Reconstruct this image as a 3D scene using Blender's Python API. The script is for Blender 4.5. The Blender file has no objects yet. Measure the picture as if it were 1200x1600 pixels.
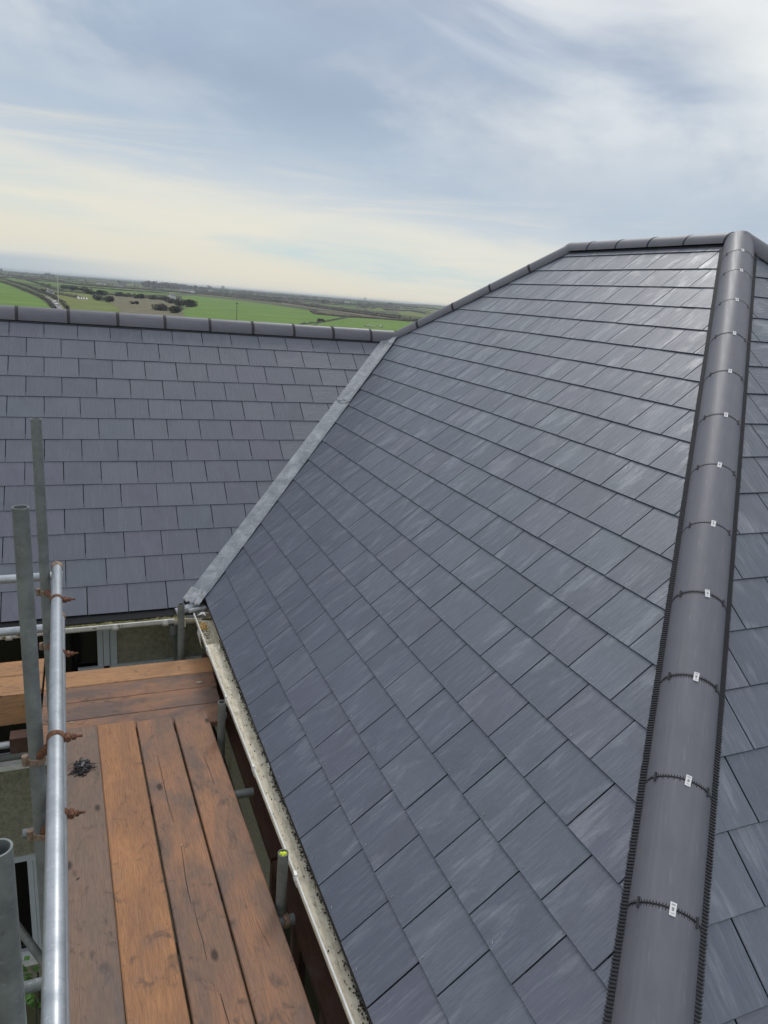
import bpy, math, random
import numpy as np
from mathutils import Vector, Matrix, noise
random.seed(7)
R_ = math.radians
scene = bpy.context.scene
COL = scene.collection

# ------------------------------------------------------------------ camera
F_PX, YAW, PIT, ROLL = 1126.757, 0.40815, -0.28405, 0.08236
CAM = np.array([-3.48748, -8.17782, 0.39852])
_fw = np.array([math.sin(YAW)*math.cos(PIT), math.cos(YAW)*math.cos(PIT), math.sin(PIT)])
_rt = np.array([math.cos(YAW), -math.sin(YAW), 0.])
_up = np.cross(_rt, _fw)
_r2 = _rt*math.cos(ROLL)+_up*math.sin(ROLL)
_u2 = -_rt*math.sin(ROLL)+_up*math.cos(ROLL)
cam = bpy.data.objects.new('camera', bpy.data.cameras.new('camera'))
COL.objects.link(cam)
cam.matrix_world = Matrix(((_r2[0], _u2[0], -_fw[0], CAM[0]), (_r2[1], _u2[1], -_fw[1], CAM[1]),
                           (_r2[2], _u2[2], -_fw[2], CAM[2]), (0, 0, 0, 1)))
cam.data.sensor_fit = 'HORIZONTAL'
cam.data.sensor_width = 36
cam.data.lens = 36*F_PX/1200
cam.data.clip_start = 0.05
cam.data.clip_end = 60000
scene.camera = cam

# ------------------------------------------------------------------ world, sun, exposure
SUN_AZ, SUN_EL = R_(30), R_(47)          # azimuth from +Y towards +X
w = bpy.data.worlds.new('World'); scene.world = w; w.use_nodes = True
nt = w.node_tree; nt.nodes.clear()
def N(t, k, **kw):
    n = t.nodes.new(k)
    for a, b in kw.items(): setattr(n, a, b)
    return n
def math_n(t, op, a, b=None, c=None, clamp=False):
    n = N(t, 'ShaderNodeMath', operation=op); n.use_clamp = clamp
    for i, v in enumerate((a, b, c)):
        if v is None: continue
        if isinstance(v, (int, float)): n.inputs[i].default_value = v
        else: t.links.new(v, n.inputs[i])
    return n.outputs[0]
def ramp(t, fac, stops, interp='LINEAR'):
    n = N(t, 'ShaderNodeValToRGB'); cr = n.color_ramp; cr.interpolation = interp
    while len(cr.elements) > 1: cr.elements.remove(cr.elements[-1])
    for i, (p, c) in enumerate(stops):
        e = cr.elements[0] if i == 0 else cr.elements.new(p)
        e.position = p
        e.color = (c, c, c, 1) if isinstance(c, (int, float)) else (*c, 1)
    t.links.new(fac, n.inputs[0]); return n.outputs[0]
def mix(t, f, a, b, kind='MIX'):
    n = N(t, 'ShaderNodeMix', data_type='RGBA', blend_type=kind); n.clamp_factor = True
    if isinstance(f, (int, float)): n.inputs[0].default_value = f
    else: t.links.new(f, n.inputs[0])
    for i, v in ((6, a), (7, b)):
        if isinstance(v, tuple): n.inputs[i].default_value = (*v, 1) if len(v) == 3 else v
        else: t.links.new(v, n.inputs[i])
    return n.outputs[2]
def noise_n(t, vec, scale, detail=4, rough=.55, dist=0., out='Fac', dims='3D'):
    n = N(t, 'ShaderNodeTexNoise'); n.noise_dimensions = dims
    n.inputs['Scale'].default_value = scale; n.inputs['Detail'].default_value = detail
    n.inputs['Roughness'].default_value = rough; n.inputs['Distortion'].default_value = dist
    if vec is not None: t.links.new(vec, n.inputs['Vector'])
    return n.outputs[out]
def mapping(t, vec, loc=(0, 0, 0), rot=(0, 0, 0), scale=(1, 1, 1)):
    n = N(t, 'ShaderNodeMapping'); t.links.new(vec, n.inputs[0])
    for i, v in ((1, loc), (2, rot), (3, scale)): n.inputs[i].default_value = v
    return n.outputs[0]

sky = N(nt, 'ShaderNodeTexSky', sky_type='NISHITA'); sky.sun_disc = False
sky.sun_elevation = SUN_EL; sky.sun_rotation = SUN_AZ; sky.dust_density = 2.0
tc = N(nt, 'ShaderNodeTexCoord').outputs['Generated']
sep = N(nt, 'ShaderNodeSeparateXYZ'); nt.links.new(tc, sep.inputs[0])
el = math_n(nt, 'MULTIPLY', math_n(nt, 'ARCSINE', sep.outputs[2]), 57.2958)      # degrees
az = math_n(nt, 'MULTIPLY', math_n(nt, 'ARCTAN2', sep.outputs[0], sep.outputs[1]), 57.2958)
cmb = N(nt, 'ShaderNodeCombineXYZ'); nt.links.new(az, cmb.inputs[0]); nt.links.new(el, cmb.inputs[1])
ae = cmb.outputs[0]
# the cloud bands lean a little: tilted elevation
lean = math_n(nt, 'ADD', el, math_n(nt, 'MULTIPLY', az, 0.10))
warp = noise_n(nt, mapping(nt, ae, scale=(.035, .085, 1)), 1.0, 5, .55, .3)
lw = math_n(nt, 'ADD', lean, math_n(nt, 'MULTIPLY', math_n(nt, 'SUBTRACT', warp, .5), 5.5))
K = 10.0   # colours below are radiance; the background runs at strength 0.1
CREAM = (.78, .75, .64); SLATE = (.335, .43, .56); LAV = (.55, .59, .68); WHITE = (.80, .83, .84)
base = ramp(nt, math_n(nt, 'DIVIDE', lw, 90.0), [(0.0, (.70, .72, .69)), (.02, CREAM), (.075, (.75, .755, .70)), (.095, (.56, .63, .70)), (.125, (.42, .52, .64)), (.165, SLATE), (.215, (.41, .50, .63)), (.26, LAV), (.34, (.72, .75, .80)), (.6, (1.12, 1.12, 1.15)), (1, (1.25, 1.25, 1.25))])
# a window of pale blue-green sky between the low cream layers
gapn = noise_n(nt, mapping(nt, ae, loc=(4, 2, 0), rot=(0, 0, R_(5.7)), scale=(.035, .30, 1)), 1.0, 5, .6, .5)
gapm = math_n(nt, 'MULTIPLY', ramp(nt, math_n(nt, 'DIVIDE', lean, 12.0), [(.22, 0.), (.34, 1.), (.46, .75), (.60, 0.)]), ramp(nt, gapn, [(.40, 0.), (.62, 1.)]))
c1 = mix(nt, math_n(nt, 'MULTIPLY', gapm, .85), base, (.54, .68, .72))
# feathered cream wisps along the upper edge of the low band
st2 = ramp(nt, noise_n(nt, mapping(nt, ae, loc=(31, 7, 3), rot=(0, 0, R_(8)), scale=(.045, .42, 1)), 1.0, 7, .62, 1.2), [(.47, 0.), (.70, 1.)])
c2 = mix(nt, math_n(nt, 'MULTIPLY', math_n(nt, 'MULTIPLY', st2, ramp(nt, math_n(nt, 'DIVIDE', lean, 20.0), [(.12, 0.), (.24, 1.), (.42, .8), (.62, 0.)])), .85), c1, (.82, .79, .68))
# soft irregular masses
big = noise_n(nt, mapping(nt, ae, loc=(7.4, 5.1, 0), rot=(0, 0, R_(-14)), scale=(.046, .085, 1)), 1.0, 8, .55, .15)
bm = ramp(nt, big, [(.43, 0.), (.66, 1.)], 'EASE')
highm = ramp(nt, math_n(nt, 'DIVIDE', lw, 30.0), [(.33, 0.), (.50, .75), (.8, 1.)])
c3 = mix(nt, math_n(nt, 'MULTIPLY', bm, highm), c2, WHITE)
dk = ramp(nt, noise_n(nt, mapping(nt, ae, loc=(12, 3, 9), rot=(0, 0, R_(20)), scale=(.035, .09, 1)), 1.0, 6, .52, .5), [(.44, 0.), (.66, 1.)], 'EASE')
c4 = mix(nt, math_n(nt, 'MULTIPLY', math_n(nt, 'MULTIPLY', dk, highm), .85), c3, (.33, .405, .53))
pl = ramp(nt, noise_n(nt, mapping(nt, ae, loc=(1, 8, 2), scale=(.05, .11, 1)), 1.0, 6, .55, .6), [(.48, 0.), (.72, 1.)], 'EASE')
c4 = mix(nt, math_n(nt, 'MULTIPLY', pl, math_n(nt, 'MULTIPLY', ramp(nt, math_n(nt, 'DIVIDE', lw, 30.0), [(.22, 0.), (.4, 1.), (1, 1.)]), .4)), c4, (.66, .70, .74))
# the brightest cloud, to the upper right
dx = math_n(nt, 'DIVIDE', math_n(nt, 'SUBTRACT', az, 55), 15); dy = math_n(nt, 'DIVIDE', math_n(nt, 'SUBTRACT', el, 22), 10)
d2 = math_n(nt, 'ADD', math_n(nt, 'MULTIPLY', dx, dx), math_n(nt, 'MULTIPLY', dy, dy))
d2 = math_n(nt, 'ADD', d2, math_n(nt, 'MULTIPLY', math_n(nt, 'SUBTRACT', big, .5), -1.5))
d2 = math_n(nt, 'ADD', d2, math_n(nt, 'MULTIPLY', math_n(nt, 'SUBTRACT', warp, .5), 1.6))
gm = ramp(nt, d2, [(.35, 1.), (1.0, 0.)], 'EASE')
d2 = math_n(nt, 'MULTIPLY', d2, .62)
gm = ramp(nt, d2, [(.25, 1.), (1.0, 0.)], 'EASE')
c5 = mix(nt, math_n(nt, 'MULTIPLY', gm, .95), c4, (.92, .94, .90))
ex = math_n(nt, 'DIVIDE', math_n(nt, 'SUBTRACT', az, 58), 46); ey = math_n(nt, 'DIVIDE', math_n(nt, 'SUBTRACT', el, 28), 14)
e2 = math_n(nt, 'ADD', math_n(nt, 'ADD', math_n(nt, 'MULTIPLY', ex, ex), math_n(nt, 'MULTIPLY', ey, ey)), math_n(nt, 'MULTIPLY', math_n(nt, 'SUBTRACT', dk, .35), .9))
gm2 = ramp(nt, math_n(nt, 'MULTIPLY', e2, .7), [(.15, 1.), (.95, 0.)], 'EASE')
c5 = mix(nt, math_n(nt, 'MULTIPLY', gm2, .82), c5, (.80, .825, .84))
# low grey-blue bank on the horizon to the left
bk = math_n(nt, 'MULTIPLY', ramp(nt, math_n(nt, 'DIVIDE', math_n(nt, 'ADD', el, math_n(nt, 'MULTIPLY', math_n(nt, 'SUBTRACT', warp, .5), 1.2)), 3.0), [(.25, 1.), (.42, 0.)]),
            ramp(nt, math_n(nt, 'DIVIDE', math_n(nt, 'ADD', az, 60), 120.0), [(.44, 1.), (.56, 0.)]))
c6 = mix(nt, math_n(nt, 'MULTIPLY', bk, .85), c5, (.40, .50, .60))
vm = N(nt, 'ShaderNodeVectorMath', operation='SCALE'); nt.links.new(c6, vm.inputs[0]); vm.inputs['Scale'].default_value = K
fin = mix(nt, .93, sky.outputs[0], vm.outputs[0])
bg = N(nt, 'ShaderNodeBackground'); bg.inputs[1].default_value = 0.1
nt.links.new(fin, bg.inputs[0])
wo = N(nt, 'ShaderNodeOutputWorld'); nt.links.new(bg.outputs[0], wo.inputs[0])

sl = bpy.data.lights.new('sun', 'SUN'); sl.energy = 1.0; sl.angle = R_(18); sl.color = (1, .985, .955)
so = bpy.data.objects.new('sun', sl); COL.objects.link(so)
sd = Vector((math.sin(SUN_AZ)*math.cos(SUN_EL), math.cos(SUN_AZ)*math.cos(SUN_EL), math.sin(SUN_EL)))
so.rotation_euler = sd.to_track_quat('Z', 'Y').to_euler(); so.location = (0, 0, 30)

scene.view_settings.view_transform = 'Standard'; scene.view_settings.look = 'None'
scene.view_settings.exposure = 0.0; scene.view_settings.gamma = 1.0
scene.view_settings.use_curve_mapping = False

# ------------------------------------------------------------------ projection helpers (a pixel of the survey turned into a real point)
def ray(px, py): return _fw+_r2*(px-600)/F_PX-_u2*(py-800)/F_PX
def at_z(px, py, z): d = ray(px, py); return Vector(CAM+d*((z-CAM[2])/d[2]))
def at_y(px, py, y): d = ray(px, py); return Vector(CAM+d*((y-CAM[1])/d[1]))
def at_x(px, py, x): d = ray(px, py); return Vector(CAM+d*((x-CAM[0])/d[0]))
def proj(p):
    d = np.array(p)-CAM; z = d@_fw
    return (600+F_PX*(d@_r2)/z, 800-F_PX*(d@_u2)/z, z)

# ------------------------------------------------------------------ object helpers
class MB:
    def __init__(s): s.v = []; s.f = []; s.m = []
    def add(s, vs, fs, mi=0):
        o = len(s.v); s.v += [tuple(v) for v in vs]
        for f in fs: s.f.append(tuple(i+o for i in f)); s.m.append(mi)
        return o
    def box(s, x0, x1, y0, y1, z0, z1, mi=0):
        vs = [(x, y, z) for z in (z0, z1) for y in (y0, y1) for x in (x0, x1)]
        s.add(vs, [(0, 2, 3, 1), (4, 5, 7, 6), (0, 1, 5, 4), (2, 6, 7, 3), (0, 4, 6, 2), (1, 3, 7, 5)], mi)
    def prism(s, poly, h0, h1, fr=None, mi=0):
        """polygon [(a,b)] extruded in the third axis of frame fr"""
        n = len(poly); fr = fr or Matrix.Identity(4)
        vs = [fr @ Vector((a, b, h0)) for a, b in poly]+[fr @ Vector((a, b, h1)) for a, b in poly]
        fs = [tuple(range(n))[::-1], tuple(range(n, 2*n))]+[(i, (i+1) % n, n+(i+1) % n, n+i) for i in range(n)]
        s.add(vs, fs, mi)
    def sweep(s, prof, a, b, right, up, closed=False, mi=0):
        """profile [(r,u)] swept straight from a to b"""
        a, b, right, up = map(Vector, (a, b, right, up)); n = len(prof)
        vs = [p+right*r+up*u for p in (a, b) for r, u in prof]
        m = n if closed else n-1
        s.add(vs, [(i, (i+1) % n, n+(i+1) % n, n+i) for i in range(m)], mi)
        if closed: s.add([vs[i] for i in range(n)], [tuple(range(n))]); s.add([vs[n+i] for i in range(n)], [tuple(range(n))[::-1]])
    def tube(s, a, b, r, n=16, hollow=0., r2=None, mi=0, caps=True):
        a, b = Vector(a), Vector(b); d = (b-a).normalized()
        x = d.orthogonal().normalized(); y = d.cross(x); r2 = r if r2 is None else r2
        def ring(p, q): return [p+x*q*math.cos(2*math.pi*i/n)+y*q*math.sin(2*math.pi*i/n) for i in range(n)]
        o = s.add(ring(a, r)+ring(b, r2), [(i, (i+1) % n, n+(i+1) % n, n+i) for i in range(n)], mi)
        if hollow:
            ri = r-hollow; dep = .25
            A = ring(a, ri)+ring(a+d*dep, ri); B = ring(b, ri)+ring(b-d*dep, ri)
            for V, e in ((A, 0), (B, 1)):
                q = s.add(V, [(i, n+i, n+(i+1) % n, (i+1) % n) if not e else (i, (i+1) % n, n+(i+1) % n, n+i)[::1] for i in range(n)], mi)
                s.f += [(o+e*n+i, q+i, q+(i+1) % n, o+e*n+(i+1) % n) for i in range(n)]; s.m += [mi]*n
        elif caps:
            s.f += [tuple(o+i for i in range(n))[::-1], tuple(o+n+i for i in range(n))]; s.m += [mi]*2
    def path(s, pts, r, n=8, mi=0):
        for p, q in zip(pts[:-1], pts[1:]): s.tube(p, q, r, n, mi=mi)
    def ico(s, c, r, sc=(1, 1, 1), jit=.0, mi=0, rnd=random):
        t = (1+5**.5)/2
        vs = [(-1, t, 0), (1, t, 0), (-1, -t, 0), (1, -t, 0), (0, -1, t), (0, 1, t), (0, -1, -t), (0, 1, -t), (t, 0, -1), (t, 0, 1), (-t, 0, -1), (-t, 0, 1)]
        fs = [(0, 11, 5), (0, 5, 1), (0, 1, 7), (0, 7, 10), (0, 10, 11), (1, 5, 9), (5, 11, 4), (11, 10, 2), (10, 7, 6), (7, 1, 8), (3, 9, 4), (3, 4, 2), (3, 2, 6), (3, 6, 8), (3, 8, 9), (4, 9, 5), (2, 4, 11), (6, 2, 10), (8, 6, 7), (9, 8, 1)]
        k = r/1.9
        s.add([(c[0]+v[0]*k*sc[0]*(1+rnd.uniform(-jit, jit)), c[1]+v[1]*k*sc[1]*(1+rnd.uniform(-jit, jit)), c[2]+v[2]*k*sc[2]*(1+rnd.uniform(-jit, jit))) for v in vs], fs, mi)
    def mesh(s, name, mats, smooth=False, angle=35):
        me = bpy.data.meshes.new(name); me.from_pydata(s.v, [], s.f)
        for m in (mats if isinstance(mats, (list, tuple)) else [mats]): me.materials.append(m)
        if any(s.m): me.polygons.foreach_set('material_index', s.m)
        if smooth:
            me.polygons.foreach_set('use_smooth', [True]*len(me.polygons))
            try: me.set_sharp_from_angle(angle=R_(angle))
            except Exception: pass
        me.update(); return me
    def build(s, name, mats, parent=None, smooth=False, mw=None, origin=None, kind=None, angle=35):
        if origin is not None:
            ox, oy, oz = origin; s.v = [(x-ox, y-oy, z-oz) for x, y, z in s.v]; mw = Matrix.Translation(origin)
        me = s.mesh(name, mats, smooth, angle)
        return link(name, me, parent, mw, kind)
WM = {}
def link(name, data, parent=None, mw=None, kind=None):
    """mw is the wanted WORLD matrix"""
    o = bpy.data.objects.new(name, data); COL.objects.link(o)
    mw = mw or Matrix.Identity(4); WM[o] = mw.copy()
    if parent: o.parent = parent; o.matrix_basis = WM[parent].inverted() @ mw
    else: o.matrix_basis = mw
    if kind: o['kind'] = kind
    return o
def tag(o, label=None, cat=None, group=None, kind=None):
    for k, v in (('label', label), ('category', cat), ('group', group), ('kind', kind)):
        if v: o[k] = v
    return o
def thing(name, loc, label, cat, group=None):
    return tag(link(name, None, None, Matrix.Translation(loc)), label, cat, group)
def copy_tree(o, parent=None, mw=None, label=None):
    c = o.copy(); COL.objects.link(c)
    if parent: c.parent = parent
    if mw is not None: c.matrix_basis = mw; WM[c] = mw
    if label: c['label'] = label
    for ch in o.children: copy_tree(ch, c)
    return c

# ------------------------------------------------------------------ materials
def new_mat(name, rough=.6, metal=0., spec=.5):
    m = bpy.data.materials.new(name); m.use_nodes = True; t = m.node_tree
    b = t.nodes['Principled BSDF']
    b.inputs['Roughness'].default_value = rough; b.inputs['Metallic'].default_value = metal
    b.inputs['Specular IOR Level'].default_value = spec
    return m, t, b
def bump(t, b, h, strength, dist=.01):
    n = N(t, 'ShaderNodeBump'); n.inputs['Strength'].default_value = strength; n.inputs['Distance'].default_value = dist
    t.links.new(h, n.inputs['Height']); t.links.new(n.outputs[0], b.inputs['Normal'])
def simple(name, col, rough=.6, metal=0., var=.15, scale=8., bstr=.15, bscale=60., spec=.5, coord='Object', stretch=(1, 1, 1)):
    m, t, b = new_mat(name, rough, metal, spec)
    o = mapping(t, N(t, 'ShaderNodeTexCoord').outputs[coord], scale=stretch)
    f = noise_n(t, o, scale, 5, .6)
    lo = tuple(c*(1-var) for c in col); hi = tuple(min(1, c*(1+var)) for c in col)
    t.links.new(ramp(t, f, [(.3, lo), (.7, hi)]), b.inputs['Base Color'])
    if bstr: bump(t, b, noise_n(t, o, bscale, 4, .6), bstr, .004)
    return m

def slate_material(q=1.0):
    m, t, b = new_mat('slate', .5, 0, .6 if q < .9 else 1.0)
    oc = N(t, 'ShaderNodeTexCoord').outputs['Object']
    oi = N(t, 'ShaderNodeObjectInfo').outputs['Random']
    at = N(t, 'ShaderNodeAttribute'); at.attribute_name = 'tone'
    rn = math_n(t, 'FRACT', math_n(t, 'ADD', math_n(t, 'MULTIPLY', oi, 7.13), math_n(t, 'MULTIPLY', at.outputs['Fac'], 5.77)))
    off = N(t, 'ShaderNodeCombineXYZ'); t.links.new(math_n(t, 'MULTIPLY', rn, 57.0), off.inputs[0]); t.links.new(math_n(t, 'MULTIPLY', rn, 31.0), off.inputs[1])
    va = N(t, 'ShaderNodeVectorMath', operation='ADD'); t.links.new(oc, va.inputs[0]); t.links.new(off.outputs[0], va.inputs[1])
    v = va.outputs[0]
    streak = noise_n(t, mapping(t, v, scale=(62, 3.4, 8)), 1.0, 5, .62, .9)      # runs up and down the slate
    fine = noise_n(t, mapping(t, v, scale=(95, 6, 30)), 1.0, 5, .65, .7)
    cloud = noise_n(t, mapping(t, v, scale=(5, 4, 5)), 1.0, 4, .6)
    grain = noise_n(t, v, 380.0, 3, .7)
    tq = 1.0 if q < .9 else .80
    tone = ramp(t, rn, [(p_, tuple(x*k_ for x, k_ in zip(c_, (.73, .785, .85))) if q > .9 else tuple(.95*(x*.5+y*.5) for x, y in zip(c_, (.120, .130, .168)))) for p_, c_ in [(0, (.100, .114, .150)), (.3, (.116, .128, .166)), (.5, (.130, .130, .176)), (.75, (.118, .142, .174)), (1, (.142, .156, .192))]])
    sm = math_n(t, 'MULTIPLY', ramp(t, streak, [(.50, 0.), (.66, 1.)]), ramp(t, cloud, [(.36, 0.), (.62, 1.)]))
    c = mix(t, math_n(t, 'MULTIPLY', sm, .26*q), tone, (.27, .285, .33))
    c = mix(t, ramp(t, cloud, [(.3, .15+.25*q), (.52, 0.)]), c, (.074, .083, .108))
    fm = math_n(t, 'MULTIPLY', ramp(t, fine, [(.50, 0.), (.64, 1.)]), ramp(t, cloud, [(.38, .2), (.6, 1.)]))
    c = mix(t, math_n(t, 'MULTIPLY', fm, .20*q), c, (.25, .265, .30))
    c = mix(t, ramp(t, fine, [(.28, .3*q), (.40, 0.)]), c, (.085, .093, .115))
    patch = ramp(t, noise_n(t, mapping(t, v, loc=(3, 8, 0), scale=(9, 3.0, 5)), 1.0, 4, .6, .5), [(.53, 0.), (.66, 1.)])
    pf_ = math_n(t, 'MULTIPLY', patch, ramp(t, streak, [(.40, .25), (.60, 1.)]))
    c = mix(t, math_n(t, 'MULTIPLY', pf_, .36*q), c, (.26, .285, .33))  # pale patches; part of the slates' sky sheen is put into this colour
    t.links.new(c, b.inputs['Base Color'])
    t.links.new(math_n(t, 'SUBTRACT', ramp(t, math_n(t, 'ADD', math_n(t, 'MULTIPLY', streak, .6), math_n(t, 'MULTIPLY', fine, .4)), [(.38, .52), (.62, .32)]), math_n(t, 'MULTIPLY', pf_, .14)), b.inputs['Roughness'])
    h = math_n(t, 'ADD', math_n(t, 'MULTIPLY', streak, 1.0), math_n(t, 'ADD', math_n(t, 'MULTIPLY', fine, .8), math_n(t, 'MULTIPLY', grain, .16)))
    if q > .9:
        t.links.new(math_n(t, 'ADD', math_n(t, 'MULTIPLY', pf_, .7), .15), b.inputs['Coat Weight']); b.inputs['Coat Roughness'].default_value = .28; b.inputs['Coat IOR'].default_value = 1.6
    bump(t, b, h, .35+.45*q, .005)
    return m
M = {}
M['slate'] = slate_material(1.0)
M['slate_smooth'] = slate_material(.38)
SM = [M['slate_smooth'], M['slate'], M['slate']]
M['slate_edge'] = simple('slate_edge', (.018, .020, .026), .8, bstr=.5, bscale=300)
M['underlay'] = simple('underlay', (.012, .013, .017), .8, bstr=.3)
def tile_material(name, stretch):
    m, t, b = new_mat(name, .42, 0, .5)
    oc = N(t, 'ShaderNodeTexCoord').outputs['Object']
    f = noise_n(t, oc, 6, 5, .6); g = noise_n(t, mapping(t, oc, scale=stretch), 1, 4, .6)
    gr = noise_n(t, oc, 350, 3, .7)
    c = ramp(t, f, [(.3, (.135, .138, .165)), (.7, (.17, .173, .20))])
    c = mix(t, math_n(t, 'MULTIPLY', ramp(t, g, [(.45, 0.), (.7, 1.)]), .35), c, (.24, .24, .26))
    oi = N(t, 'ShaderNodeObjectInfo').outputs['Random']
    c = mix(t, math_n(t, 'MULTIPLY', oi, .40), c, (.100, .100, .125))
    sc_ = noise_n(t, mapping(t, oc, scale=(60, 60, 4)), 1, 5, .7, .6)
    c = mix(t, math_n(t, 'MULTIPLY', ramp(t, sc_, [(.60, 0.), (.70, 1.)]), .35), c, (.30, .30, .32))
    du = noise_n(t, oc, 2.4, 5, .65, .5)
    c = mix(t, math_n(t, 'MULTIPLY', ramp(t, du, [(.48, 0.), (.70, 1.)]), .30), c, (.25, .24, .225))
    t.links.new(c, b.inputs['Base Color'])
    t.links.new(ramp(t, g, [(.3, .42), (.7, .54)]), b.inputs['Roughness'])
    bump(t, b, math_n(t, 'ADD', gr, math_n(t, 'MULTIPLY', g, 1.5)), .16, .002)
    return m
M['tile'] = tile_material('ridge_tile', (3, 140, 3))
M['black'] = simple('black_plastic', (.012, .012, .014), .62, var=.3, bstr=.1)
M['comb'] = simple('comb_rubber', (.030, .031, .036), .5, var=.2, bstr=.1)
M['clip'] = simple('clip_grey', (.045, .047, .05), .4, var=.2)
M['white_tag'] = simple('white_label', (.80, .80, .80), .5, var=.03, bstr=0)
M['ink'] = simple('ink', (.03, .03, .03), .6, var=.1, bstr=0)
def lead_material():
    m, t, b = new_mat('lead', .42, .15, .5)
    oc = N(t, 'ShaderNodeTexCoord').outputs['Object']
    f = noise_n(t, oc, 9, 6, .68, .8); g = noise_n(t, oc, 60, 5, .7)
    c = ramp(t, f, [(.30, (.17, .187, .215)), (.5, (.26, .28, .31)), (.68, (.38, .40, .43))])
    c = mix(t, math_n(t, 'MULTIPLY', ramp(t, g, [(.55, 0.), (.75, 1.)]), .5), c, (.42, .43, .45))
    t.links.new(c, b.inputs['Base Color'])
    t.links.new(ramp(t, f, [(.3, .36), (.7, .55)]), b.inputs['Roughness'])
    bump(t, b, math_n(t, 'ADD', f, math_n(t, 'MULTIPLY', g, .3)), .5, .01)
    return m
M['lead'] = lead_material()
M['lead_old'] = simple('lead_patina', (.36, .38, .40), .45, .1, var=.35, scale=40, bstr=.6, bscale=90)
M['lead_foot'] = simple('lead_foot', (.36, .375, .40), .45, .05, var=.30, scale=14, bstr=.35, bscale=40)
M['lead_dark'] = simple('lead_saddle', (.045, .05, .06), .5, .1, var=.2)
def wood_material(name, a, b_, grey, axis=1, greyness=.5, rough=.72):
    m, t, b = new_mat(name, rough, 0, .3)
    oc = N(t, 'ShaderNodeTexCoord').outputs['Object']
    oi = N(t, 'ShaderNodeObjectInfo').outputs['Random']
    off = N(t, 'ShaderNodeCombineXYZ'); t.links.new(math_n(t, 'MULTIPLY', oi, 40.), off.inputs[0]); t.links.new(math_n(t, 'MULTIPLY', oi, 71.), off.inputs[1])
    va = N(t, 'ShaderNodeVectorMath', operation='ADD'); t.links.new(oc, va.inputs[0]); t.links.new(off.outputs[0], va.inputs[1]); v = va.outputs[0]
    def sc(l, c): return tuple(l if i == axis else c for i in range(3))
    wv = noise_n(t, mapping(t, v, scale=sc(1.1, 9)), 1, 3, .5)
    vd = N(t, 'ShaderNodeVectorMath', operation='ADD'); t.links.new(v, vd.inputs[0])
    cc = N(t, 'ShaderNodeCombineXYZ'); t.links.new(math_n(t, 'MULTIPLY', wv, .05), cc.inputs[0 if axis == 1 else 1]); t.links.new(cc.outputs[0], vd.inputs[1])
    gr = noise_n(t, mapping(t, vd.outputs[0], scale=sc(4.5, 150)), 1, 6, .7, .25)
    fib = noise_n(t, mapping(t, v, scale=sc(14, 480)), 1, 3, .6)
    big = noise_n(t, mapping(t, v, scale=sc(1.8, 4.5)), 1, 5, .62, .5)
    blot = noise_n(t, mapping(t, v, loc=(5, 9, 1), scale=sc(7, 11)), 1, 4, .7, .8)
    c = ramp(t, gr, [(.28, tuple(x*.55+y*.45 for x, y in zip(a, b_))), (.55, b_), (.75, tuple(x*1.1 for x in b_))])
    c = mix(t, math_n(t, 'MULTIPLY', ramp(t, big, [(.36, 0.), (.62, 1.)]), greyness), c, grey)
    c = mix(t, math_n(t, 'MULTIPLY', ramp(t, fib, [(.36, 1.), (.56, 0.)]), .42), c, tuple(x*.45 for x in grey))
    c = mix(t, math_n(t, 'MULTIPLY', ramp(t, blot, [(.57, 0.), (.70, 1.)]), .6), c, (.055, .050, .050))
    spk = noise_n(t, mapping(t, v, loc=(1, 2, 3), scale=sc(40, 70)), 1, 3, .6)
    c = mix(t, math_n(t, 'MULTIPLY', ramp(t, spk, [(.66, 0.), (.73, 1.)]), .6), c, (.06, .045, .04))
    wet = noise_n(t, mapping(t, v, loc=(9, 1, 4), scale=sc(1.5, 3.2)), 1, 5, .6, .7)
    c = mix(t, math_n(t, 'MULTIPLY', ramp(t, wet, [(.56, 0.), (.72, 1.)]), .55), c, (.13, .115, .115))
    # worn pale scratches and dark knots
    sp = noise_n(t, mapping(t, v, loc=(3, 3, 3), scale=sc(9, 60)), 1, 3, .7)
    c = mix(t, math_n(t, 'MULTIPLY', ramp(t, sp, [(.68, 0.), (.76, 1.)]), .5), c, (.40, .27, .18))
    vo = N(t, 'ShaderNodeTexVoronoi'); vo.inputs['Scale'].default_value = 1.0; vo.inputs['Randomness'].default_value = 1.
    t.links.new(mapping(t, v, scale=sc(3.0, 6.0)), vo.inputs['Vector'])
    c = mix(t, math_n(t, 'MULTIPLY', ramp(t, vo.outputs['Distance'], [(.055, 1.), (.12, 0.)]), .8), c, (.03, .022, .02))
    t.links.new(c, b.inputs['Base Color'])
    t.links.new(ramp(t, big, [(.3, .62), (.7, .8)]), b.inputs['Roughness'])
    bump(t, b, math_n(t, 'ADD', gr, math_n(t, 'MULTIPLY', fib, .5)), .5, .0035)
    return m
OR_A, OR_B, GREY = (.20, .092, .050), (.39, .20, .110), (.185, .135, .112)
M['wood_y'] = wood_material('scaffold_timber_y', OR_A, OR_B, GREY, 1, .92)
M['wood_y_grey'] = wood_material('scaffold_timber_greyed', (.16, .095, .065), (.27, .175, .125), (.205, .155, .125), 1, .95)
M['wood_y_bright'] = wood_material('scaffold_timber_orange', (.25, .105, .045), (.48, .235, .108), (.23, .14, .10), 1, .5)
M['wood_x'] = wood_material('scaffold_timber_x', OR_A, OR_B, (.17, .125, .108), 0, .95)
M['wood_x_bright'] = wood_material('scaffold_timber_x_orange', (.26, .12, .05), (.52, .28, .13), GREY, 0, .25)
M['wood_dark'] = wood_material('scaffold_timber_dark', (.05, .025, .018), (.115, .055, .038), (.07, .045, .035), 1, .6)
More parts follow.
